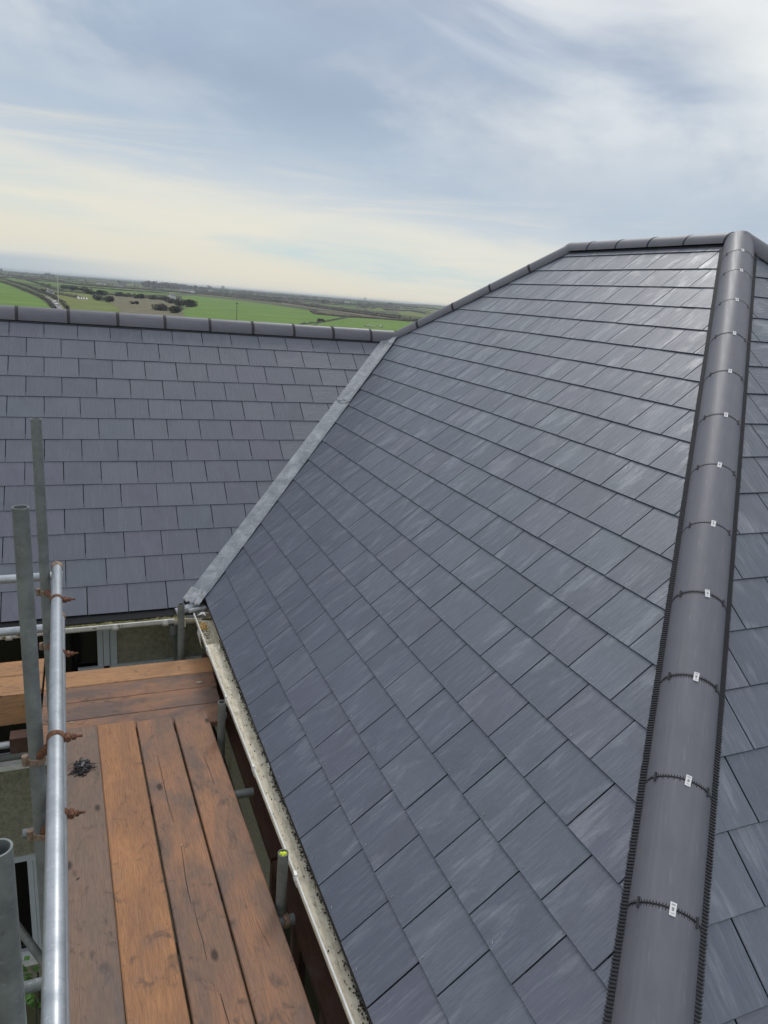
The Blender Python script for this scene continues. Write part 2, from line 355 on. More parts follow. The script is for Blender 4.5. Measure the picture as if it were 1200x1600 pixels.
def galv(name, col, dark, rough=.42, metal=.55):
    m, t, b = new_mat(name, rough, metal, .5)
    oc = N(t, 'ShaderNodeTexCoord').outputs['Object']
    f = noise_n(t, oc, 9, 6, .65, .5); g = noise_n(t, mapping(t, oc, scale=(1, 1, 1)), 55, 5, .7)
    c = ramp(t, f, [(.32, dark), (.62, col)])
    c = mix(t, math_n(t, 'MULTIPLY', ramp(t, g, [(.58, 0.), (.72, 1.)]), .55), c, tuple(min(1, x*1.5) for x in col))
    c = mix(t, math_n(t, 'MULTIPLY', ramp(t, g, [(.25, 1.), (.40, 0.)]), .5), c, tuple(x*.5 for x in dark))
    t.links.new(c, b.inputs['Base Color'])
    t.links.new(ramp(t, f, [(.3, rough+.12), (.7, rough-.04)]), b.inputs['Roughness'])
    bump(t, b, g, .12, .002)
    return m
M['galv'] = galv('galvanised', (.50, .53, .56), (.34, .37, .40), .36)
M['galv_dull'] = galv('galvanised_dull', (.25, .275, .27), (.155, .17, .17), .58, .35)
M['galv_dark'] = galv('galvanised_dark', (.20, .215, .20), (.12, .13, .12), .65, .3)
M['rust'] = simple('rusty_coupler', (.17, .075, .042), .8, .2, var=.55, scale=60, bstr=.6, bscale=200)
M['rust_pale'] = simple('worn_coupler', (.27, .19, .14), .65, .3, var=.5, scale=60, bstr=.6, bscale=200)
M['upvc'] = simple('white_upvc', (.80, .80, .77), .35, var=.12, scale=14, bstr=.05)
M['upvc_frame'] = simple('window_frame_grey', (.56, .61, .65), .4, var=.06, bstr=.03)
def dirty_gutter():
    m, t, b = new_mat('aged_gutter', .75, 0, .3)
    oc = N(t, 'ShaderNodeTexCoord').outputs['Object']
    f = noise_n(t, mapping(t, oc, scale=(60, 9, 60)), 1, 6, .7, .4); g = noise_n(t, oc, 22, 6, .7, .6); k = noise_n(t, mapping(t, oc, scale=(70, 38, 70)), 1, 4, .65)
    c = ramp(t, f, [(.3, (.44, .38, .28)), (.5, (.70, .64, .50)), (.7, (.86, .81, .68))])
    c = mix(t, math_n(t, 'MULTIPLY', ramp(t, g, [(.5, 0.), (.75, 1.)]), .6), c, (.23, .20, .13))
    c = mix(t, math_n(t, 'MULTIPLY', ramp(t, k, [(.66, 0.), (.72, 1.)]), .8), c, (.025, .024, .02))
    t.links.new(c, b.inputs['Base Color']); bump(t, b, f, .6, .006); return m
M['gutter_dirty'] = dirty_gutter()
M['moss'] = simple('moss', (.17, .155, .065), .9, var=.5, scale=30, bstr=1, bscale=120)
M['moss_gold'] = simple('golden_moss', (.36, .22, .06), .9, var=.4, scale=60, bstr=1, bscale=120)
M['crumb'] = simple('black_crumbs', (.022, .022, .022), .9, var=.4)
M['stone'] = simple('pale_grit', (.42, .38, .30), .85, var=.4, scale=80)
M['render'] = simple('pebble_render', (.42, .405, .30), .9, var=.28, scale=30, bstr=1.0, bscale=75)
M['render'].node_tree.nodes['Bump'].inputs['Distance'].default_value = .03
M["soffit"] = simple('soffit', (.25, .24, .21), .7)
M['glass'], _t, _b = new_mat('window_glass', .04, 0, .6); _b.inputs['Base Color'].default_value = (.004, .004, .005, 1)
M['dark_room'] = simple('dark_room', (.006, .006, .006), .9, bstr=0)
M['leaf'] = simple('leaf', (.11, .24, .05), .5, var=.3)
M['yellow'] = simple('yellow_plastic', (.62, .75, .02), .4, var=.1)
M['debris'] = simple('black_debris', (.018, .017, .019), .5, var=.5, scale=90, bstr=.6, bscale=200)
M['debris_grey'] = simple('grey_debris', (.13, .13, .14), .45, var=.4, scale=90, bstr=.6, bscale=200)
M['pin'] = simple('bright_pin', (.62, .62, .60), .3, .6, bstr=0)

# ------------------------------------------------------------------ terrain
def H(x, y):
    d = math.hypot(x, y)
    if d < 25: b = -6.0
    elif d < 130: s = (d-25)/105; s = s*s*(3-2*s); b = -6-14*s
    else: b = -20.0
    if d > 130:
        k = min(1, (d-130)/300)
        b += k*1.0*(math.sin(x/210+1.3)*math.cos(y/260+.4))
    if d > 2600:
        k = min(1, (d-2600)/2500)
        b += k*(11*noise.noise(Vector((x/1700, y/1700, 3)))+7.5)
    return b
def ground_at(px, py):
    d = ray(px, py); t = 20.0/max(1e-6, -d[2])
    p = CAM+d*t
    for _ in range(30):
        h = H(p[0], p[1]); t = (h-CAM[2])/d[2]; p = CAM+d*t
    return Vector((p[0], p[1], H(p[0], p[1])))

def ground_material():
    m, t, b = new_mat('countryside', .95, 0, .1)
    g = N(t, 'ShaderNodeNewGeometry').outputs['Position']
    v = mapping(t, g, rot=(0, 0, .35), scale=(.0052, .0030, 0))
    wv = noise_n(t, mapping(t, g, scale=(.002, .002, 0)), 1, 3, .5, out='Color')
    vv = mix(t, .12, v, wv, 'ADD')
    vo = N(t, 'ShaderNodeTexVoronoi'); vo.inputs['Scale'].default_value = 1.; t.links.new(vv, vo.inputs['Vector'])
    ve = N(t, 'ShaderNodeTexVoronoi', feature='DISTANCE_TO_EDGE'); ve.inputs['Scale'].default_value = 1.; t.links.new(vv, ve.inputs['Vector'])
    sx = N(t, 'ShaderNodeSeparateColor'); t.links.new(vo.outputs['Color'], sx.inputs[0])
    c = ramp(t, sx.outputs[0], [(0, (.050, .092, .028)), (.22, (.075, .13, .034)), (.4, (.085, .085, .048)), (.55, (.06, .105, .033)), (.7, (.12, .115, .068)), (.85, (.095, .155, .038)), (1, (.055, .07, .035))], 'CONSTANT')
    c = mix(t, .35, c, (.21, .22, .13))
    n = noise_n(t, mapping(t, g, scale=(.02, .02, 0)), 1, 6, .65)
    c = mix(t, ramp(t, n, [(.4, 0.), (.75, .55)]), c, (.075, .070, .042))
    c = mix(t, ramp(t, ve.outputs['Distance'], [(.02, .8), (.045, 0.)]), c, (.055, .055, .04))
    t.links.new(c, b.inputs['Base Color']); return m
M['ground'] = ground_material()
def field_material(name, a, b_, sc=(.02, .02), fine=.5):
    m, t, b = new_mat(name, .95, 0, .1)
    g = N(t, 'ShaderNodeNewGeometry').outputs['Position']
    n = noise_n(t, mapping(t, g, rot=(0, 0, .5), scale=(sc[0], sc[1], 0)), 1, 6, .6)
    c = ramp(t, n, [(.3, a), (.7, b_)])
    n2 = noise_n(t, mapping(t, g, scale=(fine, fine, 0)), 1, 4, .6)
    c = mix(t, ramp(t, n2, [(.4, 0.), (.8, .5)]), c, tuple(x*.6 for x in a))
    t.links.new(c, b.inputs['Base Color']); return m
M['f_green'] = field_material('field_bright_green', (.115, .205, .042), (.190, .290, .070))
M['f_mid'] = field_material('field_mid_green', (.105, .165, .048), (.165, .225, .075))
M['f_yellow'] = field_material('field_yellow_green', (.150, .185, .055), (.215, .240, .085))
M['f_rough'] = field_material('field_rough', (.10, .095, .06), (.29, .26, .165), (.07, .16))
M['f_brown'] = field_material('field_brown', (.14, .125, .085), (.25, .225, .165), (.01, .04))
M['road'] = simple('lane_tarmac', (.24, .235, .23), .9, var=.15, coord='Object')
M['hedge'] = simple('hedge_twigs', (.085, .084, .060), .95, var=.5, scale=.5, bstr=0)
M['hedge2'] = simple('hedge_brown', (.12, .10, .078), .95, var=.4, scale=.4, bstr=0)
M['bare'] = simple('bare_branches', (.17, .155, .145), .95, var=.3, scale=.7, bstr=0)
M['bark'] = simple('bark', (.07, .06, .048), .95, var=.3, scale=3, bstr=.3)
M['far_wall'] = simple('white_house_wall', (.72, .71, .67), .8, var=.05, bstr=0)
M['far_roof'] = simple('grey_house_roof', (.13, .13, .14), .8, var=.1, bstr=0)
M['far_dark'] = simple('dark_window', (.03, .03, .035), .3, bstr=0)
M['pole_white'] = simple('pale_pole', (.55, .55, .50), .7, var=.1, bstr=0)
M['pole_wood'] = simple('wooden_pole', (.09, .08, .065), .9, var=.1, bstr=0)
M['wool'] = simple('wool', (.62, .60, .54), .9, var=.1, bstr=0)
M['sheep_dark'] = simple('sheep_face', (.05, .05, .045), .9, bstr=0)
M['car_white'] = simple('car_white', (.75, .76, .77), .3, var=.02, bstr=0)
M['tyre'] = simple('tyre', (.02, .02, .02), .8, bstr=0)

g = MB(); rings = [0, 6, 12, 20, 25, 32, 42, 55, 70, 85, 100, 115, 130, 160, 200, 260, 330, 420, 520, 640, 780, 950, 1150, 1400, 1700, 2050, 2500, 3000, 3600, 4300, 5200, 6300, 7600, 9200, 11000, 13000]
SEG = 160
vs = [(0, 0, -6)]
for r in rings[1:]:
    for i in range(SEG):
        a = 2*math.pi*i/SEG; x, y = r*math.cos(a), r*math.sin(a); vs.append((x, y, H(x, y)))
fs = [(0, 1+i, 1+(i+1) % SEG) for i in range(SEG)]
for k in range(len(rings)-2):
    o = 1+k*SEG
    fs += [(o+i, o+SEG+i, o+SEG+(i+1) % SEG, o+(i+1) % SEG) for i in range(SEG)]
g.add(vs, fs); g.build('ground', M['ground'], smooth=True, kind='structure', angle=180)

def sheet(name, pts, m, lift):
    """ground sheet following the terrain: polygon points in order, filled by a fan of strips"""
    P = [ground_at(*p) for p in pts]
    mb = MB(); from mathutils.geometry import tessellate_polygon
    tris = tessellate_polygon([[Vector((p.x, p.y, 0)) for p in P]])
    V = [p.copy() for p in P]; T = [tuple(t) for t in tris]
    for _ in range(3):
        nv = {}; NT = []
        def mid(a, b):
            k = (min(a, b), max(a, b))
            if k not in nv:
                q = (V[a]+V[b])/2; V.append(q); nv[k] = len(V)-1
            return nv[k]
        for a, b, c in T:
            ab, bc, ca = mid(a, b), mid(b, c), mid(c, a); NT += [(a, ab, ca), (ab, b, bc), (ca, bc, c), (ab, bc, ca)]
        T = NT
    V = [(v.x, v.y, H(v.x, v.y)+lift) for v in V]
    T = [t if (Vector(V[t[1]])-Vector(V[t[0]])).cross(Vector(V[t[2]])-Vector(V[t[0]])).z > 0 else t[::-1] for t in T]
    mb.add(V, T); return mb.build(name, m, smooth=True, kind='structure', angle=180)
L0 = .35
sheet('field', [(-60, 436), (0, 441), (20, 449), (46, 460), (66, 470), (80, 482), (88, 520), (-60, 520)], M['f_green'], L0)
sheet('field', [(-60, 426), (0, 431.5), (30, 435), (80, 440.5), (140, 449), (150, 454), (100, 450), (50, 444), (0, 438.5), (-60, 432)], M['f_mid'], L0)
sheet('field', [(98, 443), (160, 449), (240, 455), (285, 458), (262, 462), (200, 461), (150, 458), (120, 450)], M['f_mid'], L0+.1)
sheet('field', [(105, 456), (140, 460), (150, 470), (200, 480), (220, 520), (110, 520), (96, 480), (82, 464)], M['f_yellow'], L0)
sheet('field', [(165, 463), (205, 464), (250, 468), (282, 480), (300, 520), (200, 520), (186, 482), (172, 474)], M['f_rough'], L0+.1)
sheet('field', [(280, 464.5), (300, 462), (363, 469), (420, 476), (493, 487), (488, 491), (535, 496), (497, 504), (470, 520), (300, 520), (284, 486), (303, 480)], M['f_green'], L0)
sheet('field', [(545, 497), (594, 498), (650, 504), (640, 520), (560, 535), (470, 530), (499, 506)], M['f_green'], L0+.1)
sheet('field', [(574, 479), (598, 483), (604, 487), (575, 485)], M['f_yellow'], L0)
sheet('field', [(620, 487), (640, 487), (675, 493), (664, 497), (626, 492.5)], M['f_yellow'], L0)
sheet('field', [(450, 471), (500, 474.5), (560, 481), (550, 483), (500, 478), (450, 474)], M['f_mid'], L0)
sheet('field', [(640, 472), (690, 478), (685, 482), (650, 479)], M['f_yellow'], L0)
sheet('field', [(440, 472), (520, 482), (600, 493), (650, 500), (650, 502.5), (590, 497.5), (520, 487), (440, 476)], M['f_brown'], L0+.1)
sheet('field', [(360, 461), (440, 470), (440, 473), (360, 465)], M['f_brown'], L0)
def lane(pts, width, name='road'):
    mb = MB(); P = []
    for (a, b) in zip(pts[:-1], pts[1:]):
        for k in range(6): P.append(ground_at(a[0]+(b[0]-a[0])*k/6, a[1]+(b[1]-a[1])*k/6))
    P.append(ground_at(*pts[-1])); V = []
    for i, p in enumerate(P):
        d = (P[min(i+1, len(P)-1)]-P[max(i-1, 0)]); d.z = 0; d.normalize(); n = Vector((-d.y, d.x, 0))
        for s in (-1, 1):
            q = p+n*s*width/2; V.append((q.x, q.y, H(q.x, q.y)+.7))
    mb.add(V, [(2*i, 2*i+1, 2*i+3, 2*i+2) for i in range(len(P)-1)]); return mb.build(name, M['road'], kind='structure')
lane([(72, 465), (80, 470), (90, 478), (97, 492)], 4)

# hedges: each one a thing
rh = random.Random(3)
def hedge(pts, label, h=2.6, wd=2.4, m='hedge', dens=1.0):
    h *= .8; wd *= .8
    P = []
    for (a, b) in zip(pts[:-1], pts[1:]):
        A, B = ground_at(*a), ground_at(*b); n = max(2, int((B-A).length/6)); n = min(n, 60)
        for k in range(n): P.append(A+(B-A)*k/n)
    P.append(ground_at(*pts[-1])); mb = MB(); V = []
    for i, p in enumerate(P):
        p = Vector((p.x, p.y, H(p.x, p.y)))
        d = (P[min(i+1, len(P)-1)]-P[max(i-1, 0)]); d.z = 0
        if d.length < 1e-6: d = Vector((1, 0, 0))
        d.normalize(); n = Vector((-d.y, d.x, 0)); hh = h*rh.uniform(.65, 1.15)*.8; ww = wd*rh.uniform(.7, 1.2)
        V += [p-n*ww/2, p-n*ww*.4+Vector((0, 0, hh*.8)), p+Vector((0, 0, hh)), p+n*ww*.4+Vector((0, 0, hh*.8)), p+n*ww/2]
        for _ in range(int(10*dens)):
            c = p+d*rh.uniform(-3, 3)+n*rh.uniform(-ww*.55, ww*.55)+Vector((0, 0, rh.uniform(.4, 1.25)*hh))
            s_ = rh.uniform(.25, .6)*h/2.4; a = Vector((rh.uniform(-1, 1), rh.uniform(-1, 1), rh.uniform(-1, 1))).normalized(); e = a.orthogonal().normalized()
            mb.add([c+a*s_, c+e*s_, c-a*s_, c-e*s_], [(0, 1, 2, 3)])
    mb.add(V, [(5*i+j, 5*i+5+j, 5*i+6+j, 5*i+1+j) for i in range(len(P)-1) for j in range(4)])
    o = mb.build('hedge', M[m], origin=tuple(P[0]))
    return tag(o, label, 'hedge', 'hedges dividing the distant fields')
hedge([(-20, 436), (20, 446.5), (43, 455.5), (62, 464), (75, 472), (86, 484)], 'dark hedge along the left side of the lane, bounding the bright green field', 3.2)
hedge([(-10, 434), (20, 441), (40, 447), (62, 456), (80, 463), (97, 474), (106, 484)], 'dark hedge along the right side of the lane below the pale pole', 3.4)
hedge([(-20, 427.5), (35, 433), (80, 439), (125, 446), (170, 449), (240, 453.5)], 'long dark hedge crossing the left fields just below the horizon', 5, 4)
hedge([(40, 438), (60, 444), (78, 447)], 'short hedge between the upper left fields', 4)
hedge([(88, 460), (105, 463), (125, 467)], 'scrubby hedge right of the pale pole beside a yellow green field', 3.5, 4, 'hedge2')
hedge([(240, 453.5), (300, 458), (360, 464.5), (440, 473), (520, 485), (600, 496), (652, 503)], 'long dark hedge above the big bright green field', 5, 5)
hedge([(488, 488), (497, 492), (540, 496), (590, 499), (640, 503)], 'brown hedge at the top of the right bright field', 4.5, 9, 'hedge2')
hedge([(545, 497), (520, 501), (495, 505), (470, 508)], 'thin hedge running down between the two bright green fields', 2.0, 1.6)
hedge([(420, 470), (480, 476), (560, 487), (625, 495)], 'brown hedge between the pale strips right of centre', 4, 5, 'hedge2')
hedge([(450, 466.5), (520, 473), (572, 480)], 'far thin hedge behind the pale green strip', 7, 6)
hedge([(600, 484), (640, 486), (680, 492)], 'hedge above the yellow green patch beside the hip', 4, 4)
hedge([(300, 455), (380, 462), (450, 468)], 'far dark hedge under the village trees', 8, 8)
hedge([(560, 476), (620, 478), (700, 486)], 'far right dark hedge below the horizon', 9, 9)
hedge([(150, 458), (185, 462), (250, 466), (282, 466)], 'low hedge along the top of the rough brown field', 3.0, 4, 'hedge2')

hedge([(100, 447), (150, 451), (200, 455), (262, 459)], 'hedge running right from the pale pole through the mid green strip', 3.5, 3)
hedge([(64, 446), (84, 452), (104, 456), (130, 459)], 'hedge crossing behind the pale pole towards the thicket', 3.2, 3)
hedge([(186, 463), (230, 467), (262, 468), (282, 465)], 'brown hedge bounding the rough field below the small farmhouse', 3.0, 3, 'hedge2')
hedge([(20, 433), (70, 437), (120, 441), (180, 445)], 'far hedge high on the left skyline slope', 5, 4)
hedge([(330, 459), (400, 466), (470, 474.5)], 'dark hedge between the pale strip and the village woods', 5, 4)
sheet('field', [(60, 435), (120, 439.5), (200, 445.5), (200, 448), (120, 443), (60, 438)], M['f_mid'], L0)
sheet('field', [(130, 440), (230, 447.5), (230, 449), (130, 442)], M['f_yellow'], L0+.2)
sheet('field', [(300, 456), (420, 466.5), (420, 468.5), (300, 458)], M['f_mid'], L0)
sheet('field', [(520, 474), (640, 484), (640, 485.5), (520, 476)], M['f_mid'], L0+.2)

# bushes and trees
def crown_quads(mb, c, rx, ry, rz, n, s, rnd):
    for _ in range(n):
        while True:
            q = Vector((rnd.uniform(-1, 1), rnd.uniform(-1, 1), rnd.uniform(-1, 1)))
            if q.length < 1: break
        q = q.normalized()*(q.length**.5)*rnd.uniform(.75, 1.08)
        p = Vector((c[0]+q.x*rx, c[1]+q.y*ry, c[2]+q.z*rz))
        a = Vector((rnd.uniform(-1, 1), rnd.uniform(-1, 1), rnd.uniform(-1, 1))).normalized(); e = a.orthogonal().normalized(); k = s*rnd.uniform(.6, 1.3)
        mb.add([p+a*k, p+e*k, p-a*k, p-e*k], [(0, 1, 2, 3)])
def bush_proto():
    r = link('bush', None); mb = MB()
    for k in range(9):
        r__ = rh.uniform(.8, 1.5); crown_quads(mb, (rh.uniform(-3.2, 3.2), rh.uniform(-1.5, 1.5), rh.uniform(.9, 1.9)), r__*1.25, r__, r__*1.1, 120, .24, rh)
    mb.build('crown', M['hedge'], r); t = MB()
    for k in range(4): t.tube((k-1.5, 0, -.3), (1.5*(k-1.5), rh.uniform(-.6, .6), 2), .12, 5, r2=.05)
    t.build('stem', M['bark'], r); return r
def tree_proto():
    r = link('bare_tree', None); mb = MB(); tw = MB()
    mb.tube((0, 0, -.3), (.2, 0, 3), .35, 7, r2=.25)
    def br(p, d, l, rad, lev):
        q = p+d*l; (mb if lev < 2 else tw).tube(p, q, rad, 4, r2=rad*.5, caps=False)
        if lev < 4:
            for _ in range(3):
                nd = (d+Vector((rh.uniform(-.8, .8), rh.uniform(-.8, .8), rh.uniform(-.15, .5)))).normalized()
                br(q, nd, l*rh.uniform(.6, .8), rad*.55, lev+1)
    for _ in range(3): br(Vector((.2, 0, 3)), Vector((rh.uniform(-.6, .6), rh.uniform(-.6, .6), 1)).normalized(), 1.9, .22, 0)
    mb.build('trunk', M['bark'], r); 
    crown_quads(tw, (.2, 0, 5.6), 3.1, 3.1, 2.8, 260, .20, rh)
    tw.build('crown', M['bare'], r); return r
BP, TP = bush_proto(), tree_proto(); first = {BP: True, TP: True}
def plant(proto, px, py, s, sx, label, cat, group):
    p = ground_at(px, py); mw = Matrix.Translation(p) @ Matrix.Rotation(rh.uniform(0, 6), 4, 'Z') @ Matrix.Diagonal((s*sx, s, s, 1))
    if first[proto]: first[proto] = False; o = proto; o.matrix_basis = mw; WM[o] = mw; o['label'] = label
    else: o = copy_tree(proto, None, mw, label)
    tag(o, label, cat, group)
GB = 'dark bushes among the distant fields'
for px, py, s, sx, lb in [
    (108, 452, 2.0, 1.6, 'dark bush at the left end of the scrub row right of the pale pole'),
    (122, 454, 2.2, 1.6, 'dark bush in the scrub row, second from the left'), (136, 457, 2.1, 1.5, 'dark bush in the scrub row left of the big thicket'),
    (150, 461, 2.2, 1.6, 'bush where the scrub row meets the big thicket'), (160, 470, 1.8, 1.5, 'big dark thicket at the edge of the rough brown field'),
    (172, 472, 1.9, 1.5, 'right part of the big thicket on the rough field edge'), (149, 467, 1.5, 1.3, 'low bush at the left foot of the big thicket'),
    (193, 464, 2.0, 1.4, 'round dark bush above the rough brown field'), (218, 467, 2.2, 1.7, 'wide dark bush right of the round one above the rough field'),
    (211, 476, 1.2, 1.2, 'small reddish bush in the middle of the rough field'), (246, 469, 2.0, 1.5, 'bush left of the white roofed barn'),
    (259, 471, 2.0, 1.5, 'bush just below the small white farmhouse'), (275, 475, 2.0, 1.4, 'bush on the left edge of the big green field'),
    (289, 479, 2.6, 1.2, 'tall dark bush standing out on the left of the big green field'), (298, 479, 2.2, 1.2, 'bush touching the right side of the tall dark bush'),
    (262, 487, 2.0, 1.5, 'dark bush low down beside the roof ridge on the rough field'), (274, 490, 1.9, 1.4, 'lowest dark bush just above the roof ridge'),
    (71, 457, 1.4, 1.2, 'bush between the lane and the small yellow building'), (500, 503, 1.0, 1.4, 'small bush on the thin hedge between the bright fields')]:
    plant(BP, px, py, s, sx, lb, 'bush', GB)
GT = 'bare winter trees near the horizon'
for px, py, s, lb in [
    (2, 427, 5.0, 'bare tree at the far left edge of the skyline'), (72, 434, 4.2, 'leftmost of the bare trees clustered left of the pale pole'),
    (77, 434.5, 4.6, 'tallest bare tree in the cluster left of the pale pole'), (83, 435.5, 3.8, 'right bare tree of the cluster left of the pole'),
    (109, 440, 3.2, 'lone small bare tree right of the pale pole'), (134, 443, 3.0, 'small bare tree beside a far hedge'),
    (187, 447, 3.6, 'bare tree beside the distant white cottage'), (348, 454, 6.0, 'bare tree rising highest over the village skyline'),
    (325, 453, 4.6, 'bare tree left of the highest village tree'), (505, 478, 3.0, 'bare tree in the strips right of centre'),
    (610, 480, 4.0, 'bare tree in the far hedge toward the hip'), (570, 473, 5.0, 'bare tree on the right skyline')]:
    plant(TP, px, py, s*.52, 1.15, lb, 'tree', GT)
# far woods that read as one mass
wd = MB()
def wood(px0, py0, px1, py1, n, hgt, thick=60):
    for k in range(n):
        t_ = rh.random(); p = ground_at(px0+(px1-px0)*t_, py0+(py1-py0)*t_); p += Vector((rh.uniform(-thick, thick), rh.uniform(-thick, thick), 0))
        h = hgt*rh.uniform(.5, 1.1); r = h*rh.uniform(.4, .8)
        crown_quads(wd, (p.x, p.y, H(p.x, p.y)+h*.5), r, r, h*.55, 55, r*.22, rh)
wood(232, 448.5, 310, 452.5, 60, 18); wood(300, 452, 400, 461, 60, 13); wood(400, 461, 520, 471, 60, 9); wood(240, 450, 262, 452, 14, 22)
wood(520, 471, 700, 483, 60, 8); wood(150, 444, 235, 448, 26, 9); wood(30, 431, 60, 434, 10, 9); wood(560, 481, 640, 487, 24, 7, 30); wood(470, 477, 560, 488, 30, 5, 20)
tag(wd.build('woodland', M['bare'], kind='stuff'), 'far grey brown woods and hedgerow trees along the horizon', 'woods')

# the farther hedgerows read as one network
fh = MB()
def far_hedge(p, q, h, w__):
    n = max(2, int((q-p).length/22))
    for k in range(n):
        c0 = p+(q-p)*(k+rh.random())/n; hh = h*rh.uniform(.5, 1.25); L_ = rh.uniform(8, 16); d = (q-p).normalized()
        z = H(c0.x, c0.y); nn = Vector((-d.y, d.x, 0))
        V = [c0-d*L_-nn*w__, c0+d*L_-nn*w__, c0+d*L_+nn*w__, c0-d*L_+nn*w__]
        fh.add([(v.x, v.y, z-.5) for v in V]+[(v.x*.7+c0.x*.3, v.y*.7+c0.y*.3, z+hh*rh.uniform(.7, 1)) for v in V], [(0, 1, 5, 4), (1, 2, 6, 5), (2, 3, 7, 6), (3, 0, 4, 7), (4, 5, 6, 7)])
for k in range(60):
    a = rh.uniform(-.22, .62); r_ = 1900*math.exp(rh.random()*1.1); c = Vector((CAM[0]+r_*math.sin(a), CAM[1]+r_*math.cos(a), 0))
    th = rh.choice((.35, .35+math.pi/2))+rh.uniform(-.15, .15)+.6; l = r_*rh.uniform(.06, .16); d = Vector((math.cos(th), math.sin(th), 0))
    far_hedge(c-d*l, c+d*l, rh.uniform(1.8, 3.4), 1.6)
tag(fh.build('distant_hedgerows', M['hedge2'], kind='stuff'), 'network of distant hedgerows out to the horizon', 'hedgerows')

# far farmhouses
def house_far(px, py, w_, d_, h_, rot, label, gable=True, roofm='far_roof', wallm='far_wall'):
    p = ground_at(px, py); r = tag(link('farmhouse', None, None, Matrix.Translation(p) @ Matrix.Rotation(rot, 4, 'Z')), label, 'house', 'white farmhouses in the distant fields')
    mw = WM[r]; m = MB(); rz = h_+d_*.32
    m.add([(-w_/2, -d_/2, -.5), (w_/2, -d_/2, -.5), (w_/2, d_/2, -.5), (-w_/2, d_/2, -.5), (-w_/2, -d_/2, h_), (w_/2, -d_/2, h_), (w_/2, d_/2, h_), (-w_/2, d_/2, h_), (-w_/2, 0, rz), (w_/2, 0, rz)],
          [(0, 1, 5, 4), (2, 3, 7, 6), (1, 2, 6, 9, 5), (3, 0, 4, 8, 7)]); m.build('wall', M[wallm], r, mw=mw)
    q = MB(); e = .4
    for s in (-1, 1):
        q.add([(-w_/2-e, s*(d_/2+e), h_-.1), (w_/2+e, s*(d_/2+e), h_-.1), (w_/2+e, 0, rz+.15), (-w_/2-e, 0, rz+.15),
               (-w_/2-e, s*(d_/2+e), h_-.3), (w_/2+e, s*(d_/2+e), h_-.3), (w_/2+e, 0, rz-.05), (-w_/2-e, 0, rz-.05)], [(0, 1, 2, 3), (4, 7, 6, 5), (0, 4, 5, 1), (1, 5, 6, 2), (3, 2, 6, 7), (0, 3, 7, 4)])
    rf = q.build('roof', M[roofm], r, mw=mw); c = MB(); c.box(-w_/2+.2, -w_/2+1.2, -.4, .4, rz-.5, rz+1.2); c.build('chimney', M['far_wall'], rf, mw=mw)
    for k in range(3):
        f = MB(); x = -w_/2+w_*(k+.75)/3.5; f.box(x-.5, x+.5, -d_/2-.06, -d_/2+.05, 1.0, 2.2); f.build('window', M['far_dark'], r, mw=mw)
for a in [(290, 457, 28, 12, 5, .2, 'largest white farmhouse with a broad gable in the village trees'), (301, 458.5, 14, 9, 5, 1.2, 'white gabled house touching the largest farmhouse on its right'),
          (330, 456, 18, 9, 4.5, .3, 'white house in the village under the highest tree'), (268, 467.5, 9, 7, 5, .9, 'small white farmhouse at the corner of the rough brown field'),
          (186, 449.5, 22, 9, 4.5, .3, 'white cottage in the far strip left of the village'), (158, 445, 26, 9, 5, .1, 'long white farm building near the horizon left of the cottage'),
          (128, 468, 9, 3.5, .8, .5, 'long low white roof among the scrub right of the pale pole'), (78, 459, 7, 5, 2.5, .8, 'small yellowish building beside the lane'),
          (440, 466.5, 24, 9, 4.5, .3, 'pale house in the middle of the right skyline'), (472, 468.5, 22, 9, 4.5, .4, 'pale house right of the middle skyline house'),
          (542, 474, 24, 11, 5.5, .9, 'white house with a visible gable among the far right strips'), (520, 472, 20, 9, 4.5, .2, 'pale house left of the white gabled house at far right'),
          (655, 476, 24, 10, 4.5, .3, 'pale house nearest the hip at far right')]:
    if a[0] in (128,): house_far(*a, roofm='far_wall')
    else: house_far(*a)

# utility poles
def upole(px, py, top, label, m, wd_=2.2):
    p = ground_at(px, py); D = (np.array(p)-CAM)@_fw; h = abs(py-top)*D/F_PX*1.02
    r = thing('utility_pole', p, label, 'utility pole', 'utility poles in the fields'); rad = max(.16, h*.012)
    m1 = MB(); m1.tube((p.x, p.y, p.z-.5), (p.x, p.y, p.z+h), rad*1.2, 8, r2=rad*.9); m1.build('post', M[m], r)
    m2 = MB(); m2.box(p.x-wd_/2, p.x+wd_/2, p.y-.12, p.y+.12, p.z+h-1.0, p.z+h-.7); ar = m2.build('crossarm', M[m], r)
    for k in (-1, 0, 1):
        m3 = MB(); m3.tube((p.x+k*wd_*.42, p.y, p.z+h-.7), (p.x+k*wd_*.42, p.y, p.z+h-.3), .12, 6); m3.build('insulator', M['pole_white'], ar)
upole(92, 486, 432, 'pale utility pole with a crossarm standing beside the lane', 'pole_white', 2.6)
upole(369.5, 508, 474, 'thin dark pole standing in the big green field', 'pole_wood', 1.6)
upole(3, 432, 421, 'far pole on the left end of the skyline', 'pole_wood', 5)

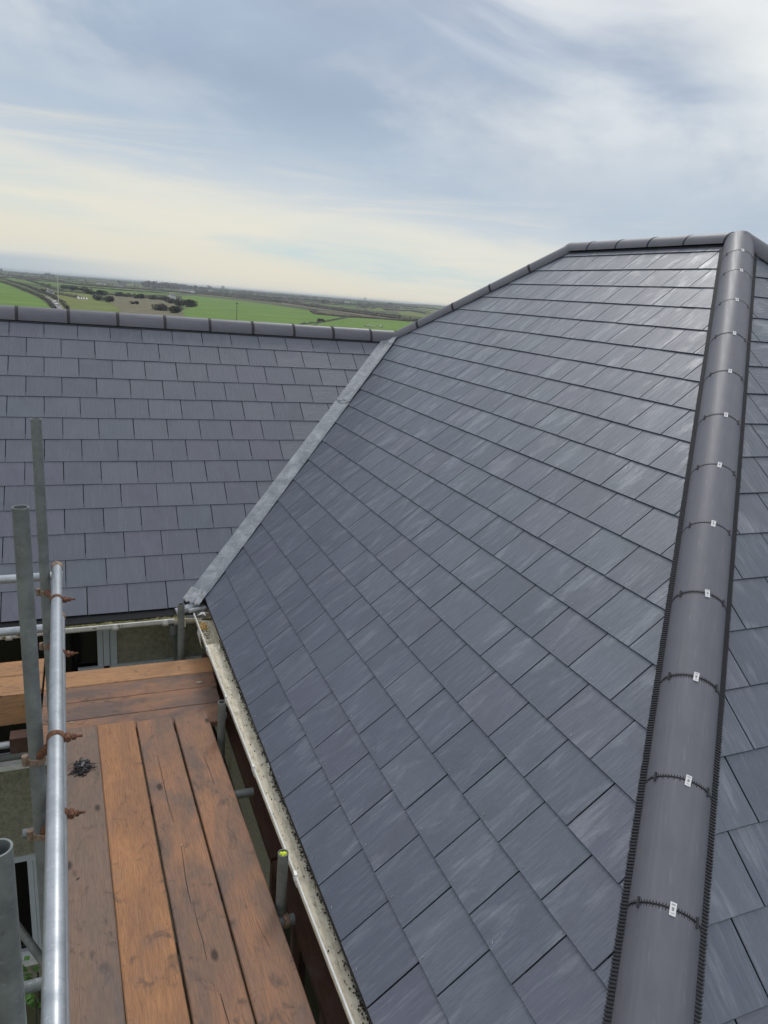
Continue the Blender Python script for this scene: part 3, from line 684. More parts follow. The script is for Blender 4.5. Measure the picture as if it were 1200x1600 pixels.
# cars on the lane
def car(px, py, label):
    p = ground_at(px, py); r = tag(link('parked_car', None, None, Matrix.Translation(p+Vector((0, 0, .7))) @ Matrix.Rotation(1.2, 4, 'Z')), label, 'car', 'white vehicles on the lane'); mw = WM[r]
    m = MB(); prof = [(-2.1, .35), (-2.1, .9), (-1.3, 1.0), (-.8, 1.45), (1.2, 1.45), (1.9, .95), (2.1, .9), (2.1, .35)]
    fr = mw @ Matrix(((1, 0, 0, 0), (0, 0, -1, 0), (0, 1, 0, 0), (0, 0, 0, 1)))
    m.prism(prof, -.85, .85, fr); m.v = [tuple(mw.inverted() @ Vector(v)) for v in m.v]; m.build('body', M['car_white'], r, mw=mw)
    gl = MB(); gl.box(-.75, 1.1, -.87, .87, 1.0, 1.36); gl.build('window', M['far_dark'], r, mw=mw)
    for x in (-1.3, 1.3):
        for y in (-.86, .86):
            wm = MB(); wm.tube((x, y-.1, .33), (x, y+.1, .33), .33, 10); wm.build('wheel', M['tyre'], r, mw=mw)
car(87, 474, 'white car on the lane just left of the pale pole'); car(89.5, 478.5, 'nearer white car on the lane at the foot of the pale pole')

# sheep
def sheep_proto():
    r = link('sheep', None); m = MB(); m.ico((0, 0, .75), .55, (1.25, .75, .8), .06); m.build('fleece', M['wool'], r)
    h = MB(); h.ico((.78, 0, .95), .2, (1.2, .8, .9)); h.build('head', M['sheep_dark'], r)
    for x in (-.4, .4):
        for y in (-.17, .17):
            l = MB(); l.tube((x, y, -.1), (x, y, .5), .06, 5); l.build('leg', M['sheep_dark'], r)
    return r
SP = sheep_proto()
for k in range(14):
    px = 566+rh.uniform(0, 36); py = 509.5+rh.uniform(0, 3.2)+(px-566)*.03; p = ground_at(px, py)
    mw = Matrix.Translation(p+Vector((0, 0, .4))) @ Matrix.Rotation(rh.uniform(0, 6), 4, 'Z') @ Matrix.Scale(1.25, 4)
    o = SP if k == 0 else copy_tree(SP, None, mw)
    o.matrix_basis = mw; WM[o] = mw
    tag(o, 'white sheep grazing in the flock on the right bright field', 'sheep', 'sheep grazing on the right bright field')

# haze
hz = MB(); hz.box(-14000, 14000, -14000, 14000, -32, 7.5)
hm = bpy.data.materials.new('haze_air'); hm.use_nodes = True; t = hm.node_tree; t.nodes.clear()
pv = N(t, 'ShaderNodeVolumePrincipled'); pv.inputs['Density'].default_value = 1.05e-4; pv.inputs['Color'].default_value = (.78, .86, .95, 1); pv.inputs['Anisotropy'].default_value = .2
mo = N(t, 'ShaderNodeOutputMaterial'); t.links.new(pv.outputs[0], mo.inputs['Volume'])
HAZE = hz.build('haze', hm, kind='stuff'); tag(HAZE, 'thin pale haze over the distant fields', 'haze')

# ------------------------------------------------------------------ the house
aA, aB = 0.70228, 0.67260
tA, tB = math.tan(aA), math.tan(aB)
EA, EB, RR, LL, HD = 2.53897, 2.60699, 1.38204, 2.18722, 1.02724
YAP = -RR-LL; ZAP = tB*RR; tC = tB/HD; aC = math.atan(tC)
GA, GBb = .25, .2463
house = thing('house', (0, 0, -6), 'rendered house under a newly slated L-shaped roof with hips, ridge tiles and a lead valley', 'house')
def frame(o, v, u):
    v = Vector(v).normalized(); u = Vector(u).normalized(); n = u.cross(v)
    return Matrix(((u.x, v.x, n.x, o[0]), (u.y, v.y, n.y, o[1]), (u.z, v.z, n.z, o[2]), (0, 0, 0, 1)))
FA = frame((0, -EA, -tA*EA), (0, math.cos(aA), math.sin(aA)), (1, 0, 0))
FB = frame((-EB, 0, -tB*EB), (math.cos(aB), 0, math.sin(aB)), (0, -1, 0))
VEC = (ZAP+tB*EB)/math.sin(aC)
YC = YAP-VEC*math.cos(aC)
FC = frame((0, YC, -tB*EB), (0, math.cos(aC), math.sin(aC)), (1, 0, 0))
def clip(poly, fr, cons):
    """cons: (a,b,c) in plan: keep a*x+b*y<=c"""
    pts = [Vector(p) for p in poly]
    for a, b, c in cons:
        def s(p): w_ = fr @ Vector((p.x, p.y, 0)); return a*w_.x+b*w_.y-c
        out = []
        for i, p in enumerate(pts):
            q = pts[(i+1) % len(pts)]; sp, sq = s(p), s(q)
            if sp <= 0: out.append(p)
            if (sp < 0 < sq) or (sq < 0 < sp): out.append(p+(q-p)*(sp/(sp-sq)))
        pts = out
        if len(pts) < 3: return []
    return [(p.x, p.y) for p in pts]
rat = tB/tA
def unit(a, b, c): l = math.hypot(a, b); return (a/l, b/l, c/l)
VM = .075
def vB(m): a, b, c = unit(-rat, 1, 0); return (a, b, c-m)       # y < rat*x
def vA(m): a, b, c = unit(rat, -1, 0); return (a, b, c-m)
def hB(m): a, b, c = unit(HD, -1, HD*RR-YAP); return (a, b, c-m)   # y-YAP > HD(x-RR)
def hC(m): a, b, c = unit(-HD, 1, -HD*RR+YAP); return (a, b, c-m)
def fB(m): a, b, c = unit(1, 1, 0); return (a, b, c-m)           # y < -x
def hC2(m): a, b, c = unit(HD, 1, HD*RR+YAP); return (a, b, c-m)  # y-YAP < -HD(x-RR)
rs = random.Random(11)

def area(p): return .5*abs(sum(p[i][0]*p[(i+1) % len(p)][1]-p[(i+1) % len(p)][0]*p[i][1] for i in range(len(p))))
def slope_slates(fr, rows, G, pitch, phase, u0, u1, cons, vmax, g0=.0028):
    out = []
    for k in range(rows):
        ph = phase(k); j = math.floor((u0-ph)/pitch)
        while ph+j*pitch < u1:
            a = ph+j*pitch; b = a+pitch; j += 1
            g_ = g0
            v0, v1 = k*G+rs.uniform(-.0012, .0012), min((k+1)*G+.06, vmax)
            if v1 <= v0+.01: continue
            poly = clip([(a+g_, v0), (b-g_, v0), (b-g_, v1), (a+g_, v1)], fr, cons)
            vis = clip([(a+g_, v0), (b-g_, v0), (b-g_, min(v1, (k+1)*G)), (a+g_, min(v1, (k+1)*G))], fr, cons)
            if len(poly) < 3 or len(vis) < 3 or area(vis) < .0004: continue
            full = len(poly) == 4 and abs(area(poly)-(b-a-2*g_)*(v1-v0)) < 1e-6
            out.append(dict(poly=poly, k=k, G=G, full=full, a=a+pitch/2, v=k*G, vis=vis, fr=fr))
    return out
def visarea(s):
    P = [proj(s['fr'] @ Vector((a, b, 0))) for a, b in s['vis']]
    if any(p[2] < .1 for p in P): return 0
    cx = sum(p[0] for p in P)/len(P); cy = sum(p[1] for p in P)/len(P)
    if cx < -40 or cx > 1240 or cy > 1640 or cy < 0: return 0
    cl = [(min(max(p[0], 0), 1200), min(max(p[1], 0), 1600)) for p in P]
    return area(cl)
TH = .0065
def slate_geo(mb, poly, v0, G, jit=0, du=0.):
    TH = .0050 if G == GA else .0068
    """solid slate, tail up by its thickness; heads tuck under the course above"""
    n = len(poly)
    def h(v): return -TH*(v-v0)/G*1.12
    top = [(a+du, b, h(b)+jit) for a, b in poly]; bot = [(a+du, b, h(b)-TH*.92+jit) for a, b in poly]
    cx = sum(p[0] for p in top)/n; cy = sum(p[1] for p in top)/n
    ch = .0016; ins = []
    for x, y, z in top:
        dx_, dy_ = cx-x, cy-y; l = math.hypot(dx_, dy_); ins.append((x+dx_/l*ch*1.4, y+dy_/l*ch*1.4, z+.0))
    low = [(x, y, z-ch) for x, y, z in top]
    o = mb.add(ins+low+bot, [tuple(range(n))], 0)
    for i in range(n):
        j = (i+1) % n
        mb.f.append((o+n+i, o+n+j, o+j, o+i)); mb.m.append(0)
        mb.f.append((o+2*n+i, o+2*n+j, o+n+j, o+n+i)); mb.m.append(1)
    mb.f.append(tuple(o+2*n+i for i in range(n))[::-1]); mb.m.append(0)
    return 2*n+2+0
slA = slope_slates(FA, 14, GA, .305, lambda k: -2.898+(.1525 if k % 2 else 0), -7.5, 0, [vA(VM), (0, 1, -.05)], 3.27, .0027)
slB = slope_slates(FB, 21, GBb, .300, lambda k: .0595+(.15 if k % 2 else 0), 0, 8, [vB(VM), hB(.055), fB(.055)], 5.04)
slC = slope_slates(FC, 21, GBb, .300, lambda k: (-1.25 if k % 2 else -1.40), -3, 2.6, [hC(.055), hC2(.055)], VEC-.06)
EXPO = {id(slA): FA}
alls = [(s, 0) for s in slA]+[(s, 1) for s in slB]+[(s, 2) for s in slC]
order = sorted(range(len(alls)), key=lambda i: -visarea(alls[i][0]))
top_set = set(order[:296])
# slope decks: solid slabs just under the slates
def deck(fr, pts3, name):
    inv = fr.inverted(); poly = [(inv @ Vector(p)) for p in pts3]; poly = [(p.x, p.y) for p in poly]
    if sum(poly[i][0]*poly[(i+1) % len(poly)][1]-poly[(i+1) % len(poly)][0]*poly[i][1] for i in range(len(poly))) < 0: poly = poly[::-1]
    m = MB(); m.prism(poly, -.045, -.0185); return m.build(name, M['underlay'], house, mw=fr)
def onB(x, y): return (x, y, tB*x)
def onA(x, y): return (x, y, tA*y)
def onC(x, y): return (x, y, ZAP+tC*(y-YAP))
dA = deck(FA, [onA(-9, -EA+.01), onA(-(EA-.01)/rat, -EA+.01), onA(-.02, -.015), onA(-9, -.015)], 'roof_slope')
dB = deck(FB, [onB(-EB+.01, -EB*rat), onB(-EB+.01, YAP-HD*(RR+EB)), onB(RR, YAP), onB(RR, -RR), onB(0.02, -.02)], 'roof_slope')
dC = deck(FC, [onC(-EB, YC+.01), onC(RR+(RR+EB), YC+.01), onC(RR, YAP)], 'roof_slope')
FD = frame((0, 0, 0), (0, -math.cos(aB), math.sin(aB)), (-1, 0, 0))
dD = deck(FD, [(-9, 0, 0), (0, 0, 0), (RR, -RR, ZAP), (RR+3.6, 2.2, -tB*2.2), (-9, 2.2, -tB*2.2)], 'roof_slope')
FE = frame((RR, 0, ZAP), (-math.cos(aB), 0, math.sin(aB)), (0, 1, 0))
dE = deck(FE, [(RR, YAP, ZAP), (RR, -RR, ZAP), (RR+3.6, -RR+3.6, ZAP-tB*3.6), (RR+3.6, YAP-3.6*HD, ZAP-tB*3.6)], 'roof_slope')
decks = [dA, dB, dC]
tone_val = {}
protos = {}
def slate_mesh(s, variant, fullsize):
    mb = MB(); slate_geo(mb, s['poly'], s['v'], s['G']); ox, oy = s['a'], s['v']
    mb.v = [(x-ox, y-oy, z) for x, y, z in mb.v]
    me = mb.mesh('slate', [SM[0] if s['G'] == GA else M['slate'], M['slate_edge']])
    at = me.attributes.new('tone', 'FLOAT', 'FACE'); at.data.foreach_set('value', [variant*.173]*len(me.polygons)); return me
stuff = [MB(), MB(), MB()]; stuff_t = [[], [], []]
for i, (s, w_) in enumerate(alls):
    if i in top_set:
        if s['full']:
            key = (w_, rs.randrange(6))
            if key not in protos: protos[key] = slate_mesh(s, key[1], True)
            me = protos[key]
        else: me = slate_mesh(s, rs.randrange(9), False)
        o = bpy.data.objects.new('slate', me); COL.objects.link(o); o.parent = decks[w_]
        o.location = (s['a']+rs.uniform(-.0008, .0008), s['v'], rs.uniform(-.0006, .0006)); o.rotation_euler = (rs.uniform(0, .003), rs.uniform(-.0035, .0035), rs.uniform(-.002, .002))
    else:
        n0 = len(stuff[w_].f); slate_geo(stuff[w_], s['poly'], s['v'], s['G'], rs.uniform(-.0006, .0006))
        stuff_t[w_] += [rs.random()]*(len(stuff[w_].f)-n0)
# the remaining slates joined, one object
allm = MB(); tones = []
for w_, fr in enumerate((FA, FB, FC)):
    o = len(allm.v); fb = FB.inverted() @ fr
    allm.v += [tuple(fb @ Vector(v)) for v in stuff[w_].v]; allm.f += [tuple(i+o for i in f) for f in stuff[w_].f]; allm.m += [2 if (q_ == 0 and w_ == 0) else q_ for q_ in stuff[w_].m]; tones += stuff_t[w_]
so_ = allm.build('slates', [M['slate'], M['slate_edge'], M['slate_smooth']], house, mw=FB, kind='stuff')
at = so_.data.attributes.new('tone', 'FLOAT', 'FACE'); at.data.foreach_set('value', tones)
# bright rivet tails at the slate tails
pn = MB()
for s, w_ in alls:
    if w_ == 0 or not s['full']: continue
    p = Vector((s['a']+rs.uniform(-.006, .006), s['v']+.016, .001)); q = p+Vector((rs.uniform(-.006, .006), rs.uniform(.004, .011), .0035))
    pn.tube(s['fr'] @ p, s['fr'] @ q, .0014, 5)
tag(pn.build('rivet_tails', M['pin'], house), kind='stuff')

# ridge and hip tiles
def tile_run(a, b, first_cut, length, halfw, rise, drop, ups, labels=None, union_w=.021, name='ridge_tile', tags=False, lst=None, squash=1.0, uw=.0):
    """tiles from a to b along the ridge line; cross-section is an arch"""
    a, b = Vector(a), Vector(b); d = (b-a).normalized(); L = (b-a).length
    up = Vector(ups); up = (up-d*up.dot(d)).normalized(); rt = d.cross(up).normalized()
    cuts = [0.]; x = first_cut
    if lst: cuts += lst; x = lst[-1]+length
    while x < L-.05: cuts.append(x); x += length
    cuts.append(L); n = 18
    def arch(k, sc_=1.0, dz=0.): 
        th = math.pi*k/n; return (math.cos(th)*halfw*sc_, math.sin(th)**squash*(rise)*sc_-drop+dz)
    res = []
    for i, (s0, s1) in enumerate(zip(cuts[:-1], cuts[1:])):
        p, q = a+d*(s0+.004), a+d*(s1-.004); jz = rs.uniform(-.0015, .0015)
        m = MB(); outer = [arch(k, 1., jz) for k in range(n+1)]; inner = [arch(k, .90, jz) for k in range(n+1)]
        m.sweep(outer+inner[::-1], (0, 0, 0), (0, 0, (q-p).length), (1, 0, 0), (0, 1, 0), closed=True)
        fr = Matrix(((rt.x, up.x, d.x, p.x), (rt.y, up.y, d.y, p.y), (rt.z, up.z, d.z, p.z), (0, 0, 0, 1)))
        if fr.to_3x3().determinant() < 0:
            m.f = [f[::-1] for f in m.f]
        o = m.build(name, M['tile'], house, smooth=True, mw=fr, angle=40); res.append(o)
        if i < len(cuts)-2:
            u = MB(); c = s1-s0-.004; hwid = union_w/2
            oo = [arch(k, .985, jz) for k in range(n+1)]; ii = [arch(k, .86, jz) for k in range(n+1)]
            u.sweep(oo+ii[::-1], (0, 0, c-hwid), (0, 0, c+hwid), (1, 0, 0), (0, 1, 0), closed=True)
            if uw:   # proud lip either side
                for e in (-1, 1):
                    o2 = [arch(k, 1.03, jz) for k in range(n+1)]
                    u.sweep(o2+oo[::-1], (0, 0, c+e*uw-.0035), (0, 0, c+e*uw+.0035), (1, 0, 0), (0, 1, 0), closed=True)
            else:
                for k2 in range(1, 2*n):    # small ribs across the joint
                    r1 = arch(k2/2, 1.0, jz); r0 = arch(k2/2, .95, jz); r1b = arch(k2/2+.18, 1.0, jz); r0b = arch(k2/2+.18, .95, jz)
                    u.add([(*r1, c-hwid), (*r1, c+hwid), (*r1b, c+hwid), (*r1b, c-hwid), (*r0, c-hwid), (*r0, c+hwid), (*r0b, c+hwid), (*r0b, c-hwid)], [(0, 1, 2, 3), (0, 4, 5, 1), (2, 6, 7, 3), (0, 3, 7, 4), (1, 5, 6, 2)])
            un = u.build('joint_seal', M['black'], o, mw=fr)
            if tags:
                for k in (n*.23, n*.79):
                    v = MB(); x0, y0 = arch(k, 1.0, jz); th = math.pi*k/n
                    V = Matrix(((math.sin(th), math.cos(th), 0, x0), (-math.cos(th), math.sin(th), 0, y0), (0, 0, 1, c), (0, 0, 0, 1)))
                    v.box(-.0035, .0035, -.004, .007, -.017, .017); v.v = [tuple(V @ Vector(z)) for z in v.v]; v.build('retaining_clip', M['clip'], o, mw=fr)
                k = n*(.545+rs.uniform(-.02, .02)); x0, y0 = arch(k, 1.0, jz); th = math.pi*k/n; tw = rs.uniform(-.15, .1)
                V = Matrix(((math.sin(th), math.cos(th), 0, x0), (-math.cos(th), math.sin(th), 0, y0), (0, 0, 1, c), (0, 0, 0, 1))) @ Matrix.Rotation(tw, 4, 'Y')
                v = MB(); v.box(-.010, .010, .0005, .0022, -.021, .021)
                for (x1, x2, z1, z2) in [(-.003, .004, -.0045, -.0025), (-.003, .004, .0025, .0045), (-.003, -.001, -.0045, .0045), (.001, .003, -.001, .001), (-.006, .006, -.0155, -.0148), (-.006, .006, -.0128, -.0121), (-.006, .005, .0125, .0132)]:
                    v.box(x1, x2, .0024, .0028, z1, z2, 1)
                v.v = [tuple(V @ Vector(z)) for z in v.v]
                v.build('label_tag', [M['white_tag'], M['ink']], o, mw=fr)
    return res
def P(x, y, z): return Vector((x, y, z))
# A ridge, from the junction westward
tile_run((-.02, 0, 0), (-9, 0, 0), .3337-.02, .46475, .097, .130, .064, (0, 0, 1), union_w=.022, uw=.010)
# far hip
tile_run((0.0, 0, 0), (RR, -RR, ZAP), .34, .47, .098, .095, .048, (0, 0, 1), union_w=.018, uw=.008)
# top ridge
tile_run((RR, -RR, ZAP), (RR, YAP, ZAP), .36, .44, .098, .092, .048, (0, 0, 1), union_w=.008, uw=.004)
# near hip
HB = Vector((-1, -HD, -tB)).normalized(); hip_end = P(RR, YAP, ZAP)+HB*6.05
tile_run((RR, YAP, ZAP), hip_end, 1.14535+.0, .45227, .114, .114, .054, (0, 0, 1), tags=True, name='hip_tile', lst=[.36, .693, 1.14535])
# eastern hip
tile_run((RR, YAP, ZAP), P(RR+3.6, YAP-3.6*HD, ZAP-tB*3.6), .4, .45, .116, .116, .056, (0, 0, 1), name='hip_tile')
# far eastern hip
tile_run((RR, -RR, ZAP), P(RR+3.6, -RR+3.6, ZAP-tB*3.6), .4, .45, .116, .116, .056, (0, 0, 1), name='hip_tile')
# apex cover
m = MB(); m.ico((RR, YAP, ZAP-.03), .118, (1, 1, .78)); 
ap = m.build('apex_cap', M['tile'], house, smooth=True, angle=180)
sm_ = ap.modifiers.new('sub', 'SUBSURF'); sm_.levels = 2; sm_.render_levels = 2
# ribbed rolls on both sides of the hip and under the ridges
def comb(a, b, fr, inner, outer, side, rib=.0115, lift=.004, ribs=True):
    """strip parallel to the hip line a-b lying on the slope of frame fr"""
    inv = fr.inverted(); A, B = inv @ Vector(a), inv @ Vector(b); A.z = B.z = 0; d = (B-A).normalized(); n = Vector((-d.y, d.x, 0))*side; L = (B-A).length
    m = MB()
    def q(s, o, z): return A+d*s+n*o+Vector((0, 0, z))
    m.add([q(0, inner, lift+.008), q(L, inner, lift+.008), q(L, outer, lift), q(0, outer, lift), q(0, outer, -.004), q(L, outer, -.004)], [(0, 1, 2, 3), (3, 2, 5, 4)])
    if ribs:
        s = 0.
        while s < L:
            e = rib*.5
            z0, z1 = lift+.0115, lift+.0045; jo = rs.uniform(-.0012, .0012)
            m.add([q(s, inner, z0), q(s+e, inner, z0), q(s+e, outer+.003+jo, z1), q(s, outer+.003+jo, z1), q(s, inner, z0-.006), q(s+e, inner, z0-.006), q(s+e, outer+.003+jo, -.003), q(s, outer+.003+jo, -.003)],
                  [(0, 1, 2, 3), (0, 3, 7, 4), (1, 5, 6, 2), (3, 2, 6, 7)]); s += rib
    return tag(m.build('ribbed_hip_roll', M['comb'], house, mw=fr), kind='stuff')
comb(P(RR, YAP, ZAP)+HB*.10, hip_end, FB, .100, .146, -1)
comb(P(RR, YAP, ZAP)+HB*.16, hip_end, FC, .100, .144, 1)
comb((-9, 0, 0), (-.1, 0, 0), FA, .03, .128, -1, ribs=False, lift=.003)
comb((0.12, -.12, tB*.12), (RR, -RR, ZAP), FB, .03, .118, -1, ribs=False, lift=.003)
comb((RR, -RR, ZAP), (RR, YAP, ZAP), FB, .03, .118, -1, ribs=False, lift=.003)
comb((RR, YAP, ZAP), P(RR+3.6, YAP-3.6*HD, ZAP-tB*3.6), FC, .03, .14, -1, ribs=False, lift=.003)

# lead valley: three lapped lengths, each a shallow trough over both slopes
VD = Vector((-1, -rat, -tB)); VL = VD.length; VD.normalize()
VN = Vector((0, 0, 1))
nA_, nB_ = FA.to_3x3() @ Vector((0, 0, 1)), FB.to_3x3() @ Vector((0, 0, 1))
offA = nA_.cross(VD).normalized(); offB = VD.cross(nB_).normalized()
if offA.x > 0 or offA.y < 0: offA = -offA
if offB.x < 0 or offB.y > 0: offB = -offB
def lead(s0, s1, lift, name='valley_lead', wA=.098, wB=.092, m_='lead', par=None):
    m = MB(); n = max(2, int((s1-s0)/.05)); V = []
    for i in range(n+1):
        s = s0+(s1-s0)*i/n; c = VD*s
        def wob(k): return .0016*noise.noise(Vector((s*9, k*3.1, 5)))
        V += [c+offA*(wA+.002*noise.noise(Vector((s*6, 1, 0))))+nA_*(.0045+lift), c+offA*(wA-.018)+nA_*(.011+lift+wob(0)), c+offA*.045+nA_*(.017+lift+wob(1)), c+offA*.02+VN*(.036+lift+wob(2)), c+VN*(.040+lift+wob(2)), c+offB*.02+VN*(.036+lift+wob(2)),
              c+offB*.045+nB_*(.017+lift+wob(3)), c+offB*(wB-.018)+nB_*(.009+lift+wob(4)), c+offB*(wB+.002*noise.noise(Vector((s*6, 9, 0))))+nB_*(.0045+lift)]
    m.add(V, [(9*i+j, 9*i+j+1, 9*i+10+j, 9*i+9+j) for i in range(n) for j in range(8)])
    b_ = len(m.v)
    m.v += [tuple(Vector(m.v[9*n+j])-Vector((0, 0, .006))) for j in range(9)]
    m.f += [(9*n+j, 9*n+j+1, b_+j+1, b_+j) for j in range(8)]; m.m += [0]*8
    return m.build(name, M[m_], par or house, smooth=True, angle=50)
vlen = 2.69*VL
lead(1.32, vlen, 0); lead(.17, 1.40, .006); lead(.02, .23, .011)
for sj, nm in ((1.40, 1), (.23, 2)):      # dressed laps
    m = MB(); pts = []
    for k in range(13):
        tt = k/12; side = offA*(.098*(1-2*tt)) if tt < .5 else offB*(.092*(2*tt-1)); nn = nA_ if tt < .5 else nB_
        pts.append(VD*(sj+.035*math.sin(math.pi*tt)+.004*rs.uniform(-1, 1))+side*.95+nn*(.016+.026*max(0, 1-abs(2*tt-1)*1.5)))
    m.path(pts, .0055, 6); m.build('lead_lap', M['lead_old'], house)
m = MB(); V = []; NF = 10     # bright dressed foot, ragged along its lower edge
for i in range(NF+1):
    for j in range(17):
        tt = j/16; side = offA*(.108*(1-2*tt)) if tt < .5 else offB*(.094*(2*tt-1)); nn = (nA_ if tt < .5 else nB_)*1.0
        sl__ = vlen-.13+(.135+.018*noise.noise(Vector((tt*9, 0, 4))))*i/NF
        V.append(VD*sl__+side+nn*(.012+.034*max(0, 1-abs(2*tt-1)*1.5)+.009*noise.noise(Vector((tt*11, i*.55, 2)))))
m.add(V, [(17*i+j, 17*i+j+1, 17*i+18+j, 17*i+17+j) for i in range(NF) for j in range(16)])
o_ = len(m.v); m.v += [(x, y, z-.012) for x, y, z in m.v[17*NF:17*NF+17]]; m.f += [(17*NF+j, 17*NF+j+1, o_+j+1, o_+j) for j in range(16)]; m.m += [0]*16
m.build('lead_foot', M['lead_foot'], house, smooth=True, angle=60)
m = MB()     # saddle under the junction of the ridges
for s in (0,):
    m.add([P(-.13, -.10, -.07), P(.02, -.14, -.085), P(.12, -.20, .10), P(.08, -.03, .10), P(-.10, -.03, .03), P(-.02, -.17, -.115)], [(0, 1, 4), (1, 2, 3), (1, 3, 4), (0, 5, 1)])
m.build('lead_saddle', M['lead_dark'], house)

# eaves: black trays, fascias, soffits, walls
ZA, ZB = -tA*EA, -tB*EB
m = MB(); m.prism([(-EA+.05, ZA+.005), (-EA+.006, ZA-.022), (-EA-.035, ZA-.055), (-EA-.035, ZA-.062), (-EA+.0, ZA-.040), (-EA+.05, ZA-.04)], -9, -2.70, Matrix(((0, 0, 1, 0), (1, 0, 0, 0), (0, 1, 0, 0), (0, 0, 0, 1))))
m.build('eaves_tray', M['black'], house)
m = MB(); m.prism([(-EB+.05, ZB+.005), (-EB+.006, ZB-.022), (-EB+.004, ZB-.03), (-EB+.004, ZB-.035), (-EB+.008, ZB-.04), (-EB+.05, ZB-.04)], 2.50, 7.4, Matrix(((1, 0, 0, 0), (0, 0, -1, 0), (0, 1, 0, 0), (0, 0, 0, 1))))
m.build('eaves_tray', M['black'], house)
m = MB(); m.box(-9, -2.45, -2.53, -2.505, -2.28, ZA-.045); m.build('fascia', M['gutter_dirty'], house)
m = MB(); m.box(-2.545, -2.52, -7.5, -2.53, -2.36, ZB-.045); m.build('fascia', M['gutter_dirty'], house)
m = MB(); m.box(-9, -2.30, -2.504, -2.25, -2.28, -2.26); m.box(-2.549, -2.30, -7.5, -2.505, -2.36, -2.34); m.build('soffit', M['soffit'], house)
WIN = (-5.3, -3.29, -3.55, -2.36)      # upper window x0 x1 z0 z1
LOW = (-5.3, -3.93, -5.65, -4.54)
m = MB(); yw0, yw1 = -2.25, -2.0
m.box(-9, WIN[0], yw0, yw1, -6.2, -2.285); m.box(WIN[0], LOW[1], yw0, yw1, LOW[3], WIN[2]); m.box(WIN[0], WIN[1], yw0, yw1, WIN[3], -2.285)
m.box(WIN[0], LOW[1], yw0, yw1, -6.2, LOW[2]); m.box(LOW[1], WIN[1], yw0, yw1, -6.2, WIN[2]); m.box(WIN[1], -2.30, yw0, yw1, -6.2, -2.285)
m.build('wall', M['render'], house)
m = MB(); WB = (-5.2, -3.9, -5.4, -3.1)   # dark window in the other wall
m.box(-2.299, -2.05, WB[1], -2.251, -6.2, -2.36); m.box(-2.299, -2.05, -7.4, WB[0], -6.2, -2.36); m.box(-2.299, -2.05, WB[0], WB[1], -6.2, WB[2]); m.box(-2.299, -2.05, WB[0], WB[1], WB[3], -2.36)
m.build('wall', M['render'], house)
m = MB(); m.box(-2.298, 4.9, YC+.2, YC+.4, -6.2, -2.36); m.box(4.7, 4.9, YC+.4, 2, -6.2, -2.1); m.box(-9, 4.7, 1.8, 2, -6.2, -2.0); m.box(-8.98, -8.8, -2.0, 1.8, -6.2, -2.3); m.build('wall', M['render'], house)
m = MB(); m.box(-8.8, 4.7, -1.2, -1.15, -6.2, -2.3); m.box(-1.5, -1.4, -7.3, -1.2, -6.2, -2.3); m.build('interior', M['dark_room'], house)
def window(x0, x1, z0, z1, mull, name='window'):
    fr = MB(); y0, y1 = -2.262, -2.19; t_ = .055
    fr.box(x0, x0+t_, y0, y1, z0, z1); fr.box(x1-t_, x1, y0, y1, z0, z1); fr.box(x0+t_, x1-t_, y0, y1, z0, z0+t_); fr.box(x0+t_, x1-t_, y0, y1, z1-t_, z1)
    w0 = link('window', None, house, Matrix.Translation((x0, -2.25, z0)))
    fr.build('frame', M['upvc_frame'], w0)
    sa = MB(); y0, y1 = -2.275, -2.20; a, b = x1-t_-.052, x1-t_-.004; sa.box(a, b, y0, y1, z0+t_, z1-t_); sa.box(a-.047, a-.004, y0+.01, y1-.01, z0+t_, z1-t_)
    sa.build('sash', M['upvc_frame'], w0)
    for mx in mull:
        k = MB(); k.box(mx-.03, mx+.03, -2.265, -2.20, z0+t_, z1-t_); k.build('mullion', M['upvc_frame'], w0)
    gl = MB(); gl.box(x0+t_, a-.048, -2.222, -2.216, z0+t_, z1-t_); gl.build('pane', M['glass'], w0)
    si = MB(); si.box(x0-.06, x1+.06, -2.33, -2.251, z0-.05, z0-.002); si.build('sill', M['upvc'], w0)
window(*WIN, [-4.5]); window(*LOW, [-4.6])
w0 = link('window', None, house, Matrix.Translation((-2.3, -4.5, -5)))
fr = MB(); 
for yy in (WB[0], -4.55, WB[1]-.06): fr.box(-2.32, -2.24, yy, yy+.06, WB[2], WB[3])
fr.build('frame', M['wood_dark'], w0); gl = MB(); gl.box(-2.27, -2.262, WB[0]+.06, WB[1]-.06, WB[2], WB[3]); gl.build('pane', M['glass'], w0)

# gutters: half-round white one along the far eaves, aged square one along the near eaves
def gutter_prof(w_, d_, th, n=10, square=False):
    if square:
        o = [(-w_/2, .0), (-w_/2-.004, -.006), (-w_/2+.004, -d_*.7), (-w_/2+.02, -d_), (w_/2-.015, -d_), (w_/2, -d_*.8), (w_/2, 0)]
        i = [(w_/2-th, 0), (w_/2-th, -d_*.8), (w_/2-.018, -d_+th), (-w_/2+.022, -d_+th), (-w_/2+.004+th, -d_*.7), (-w_/2+th, 0)]
        return o+i
    o = [(-math.cos(math.pi*k/n)*w_/2, -math.sin(math.pi*k/n)*d_) for k in range(n+1)]
    i = [(math.cos(math.pi*k/n)*(w_/2-th), -math.sin(math.pi*k/n)*(d_-th)) for k in range(n+1)]
    return o+i
gA = MB(); gA.sweep(gutter_prof(.112, .056, .0035), (-9, -2.592, -2.225), (-2.86, -2.592, -2.205), (0, 1, 0), (0, 0, 1), closed=True)
gA.tube((-9, -2.648, -2.223), (-2.86, -2.648, -2.203), .006, 8)
gAo = gA.build('gutter', M['upvc'], house, smooth=True)
ms = MB()
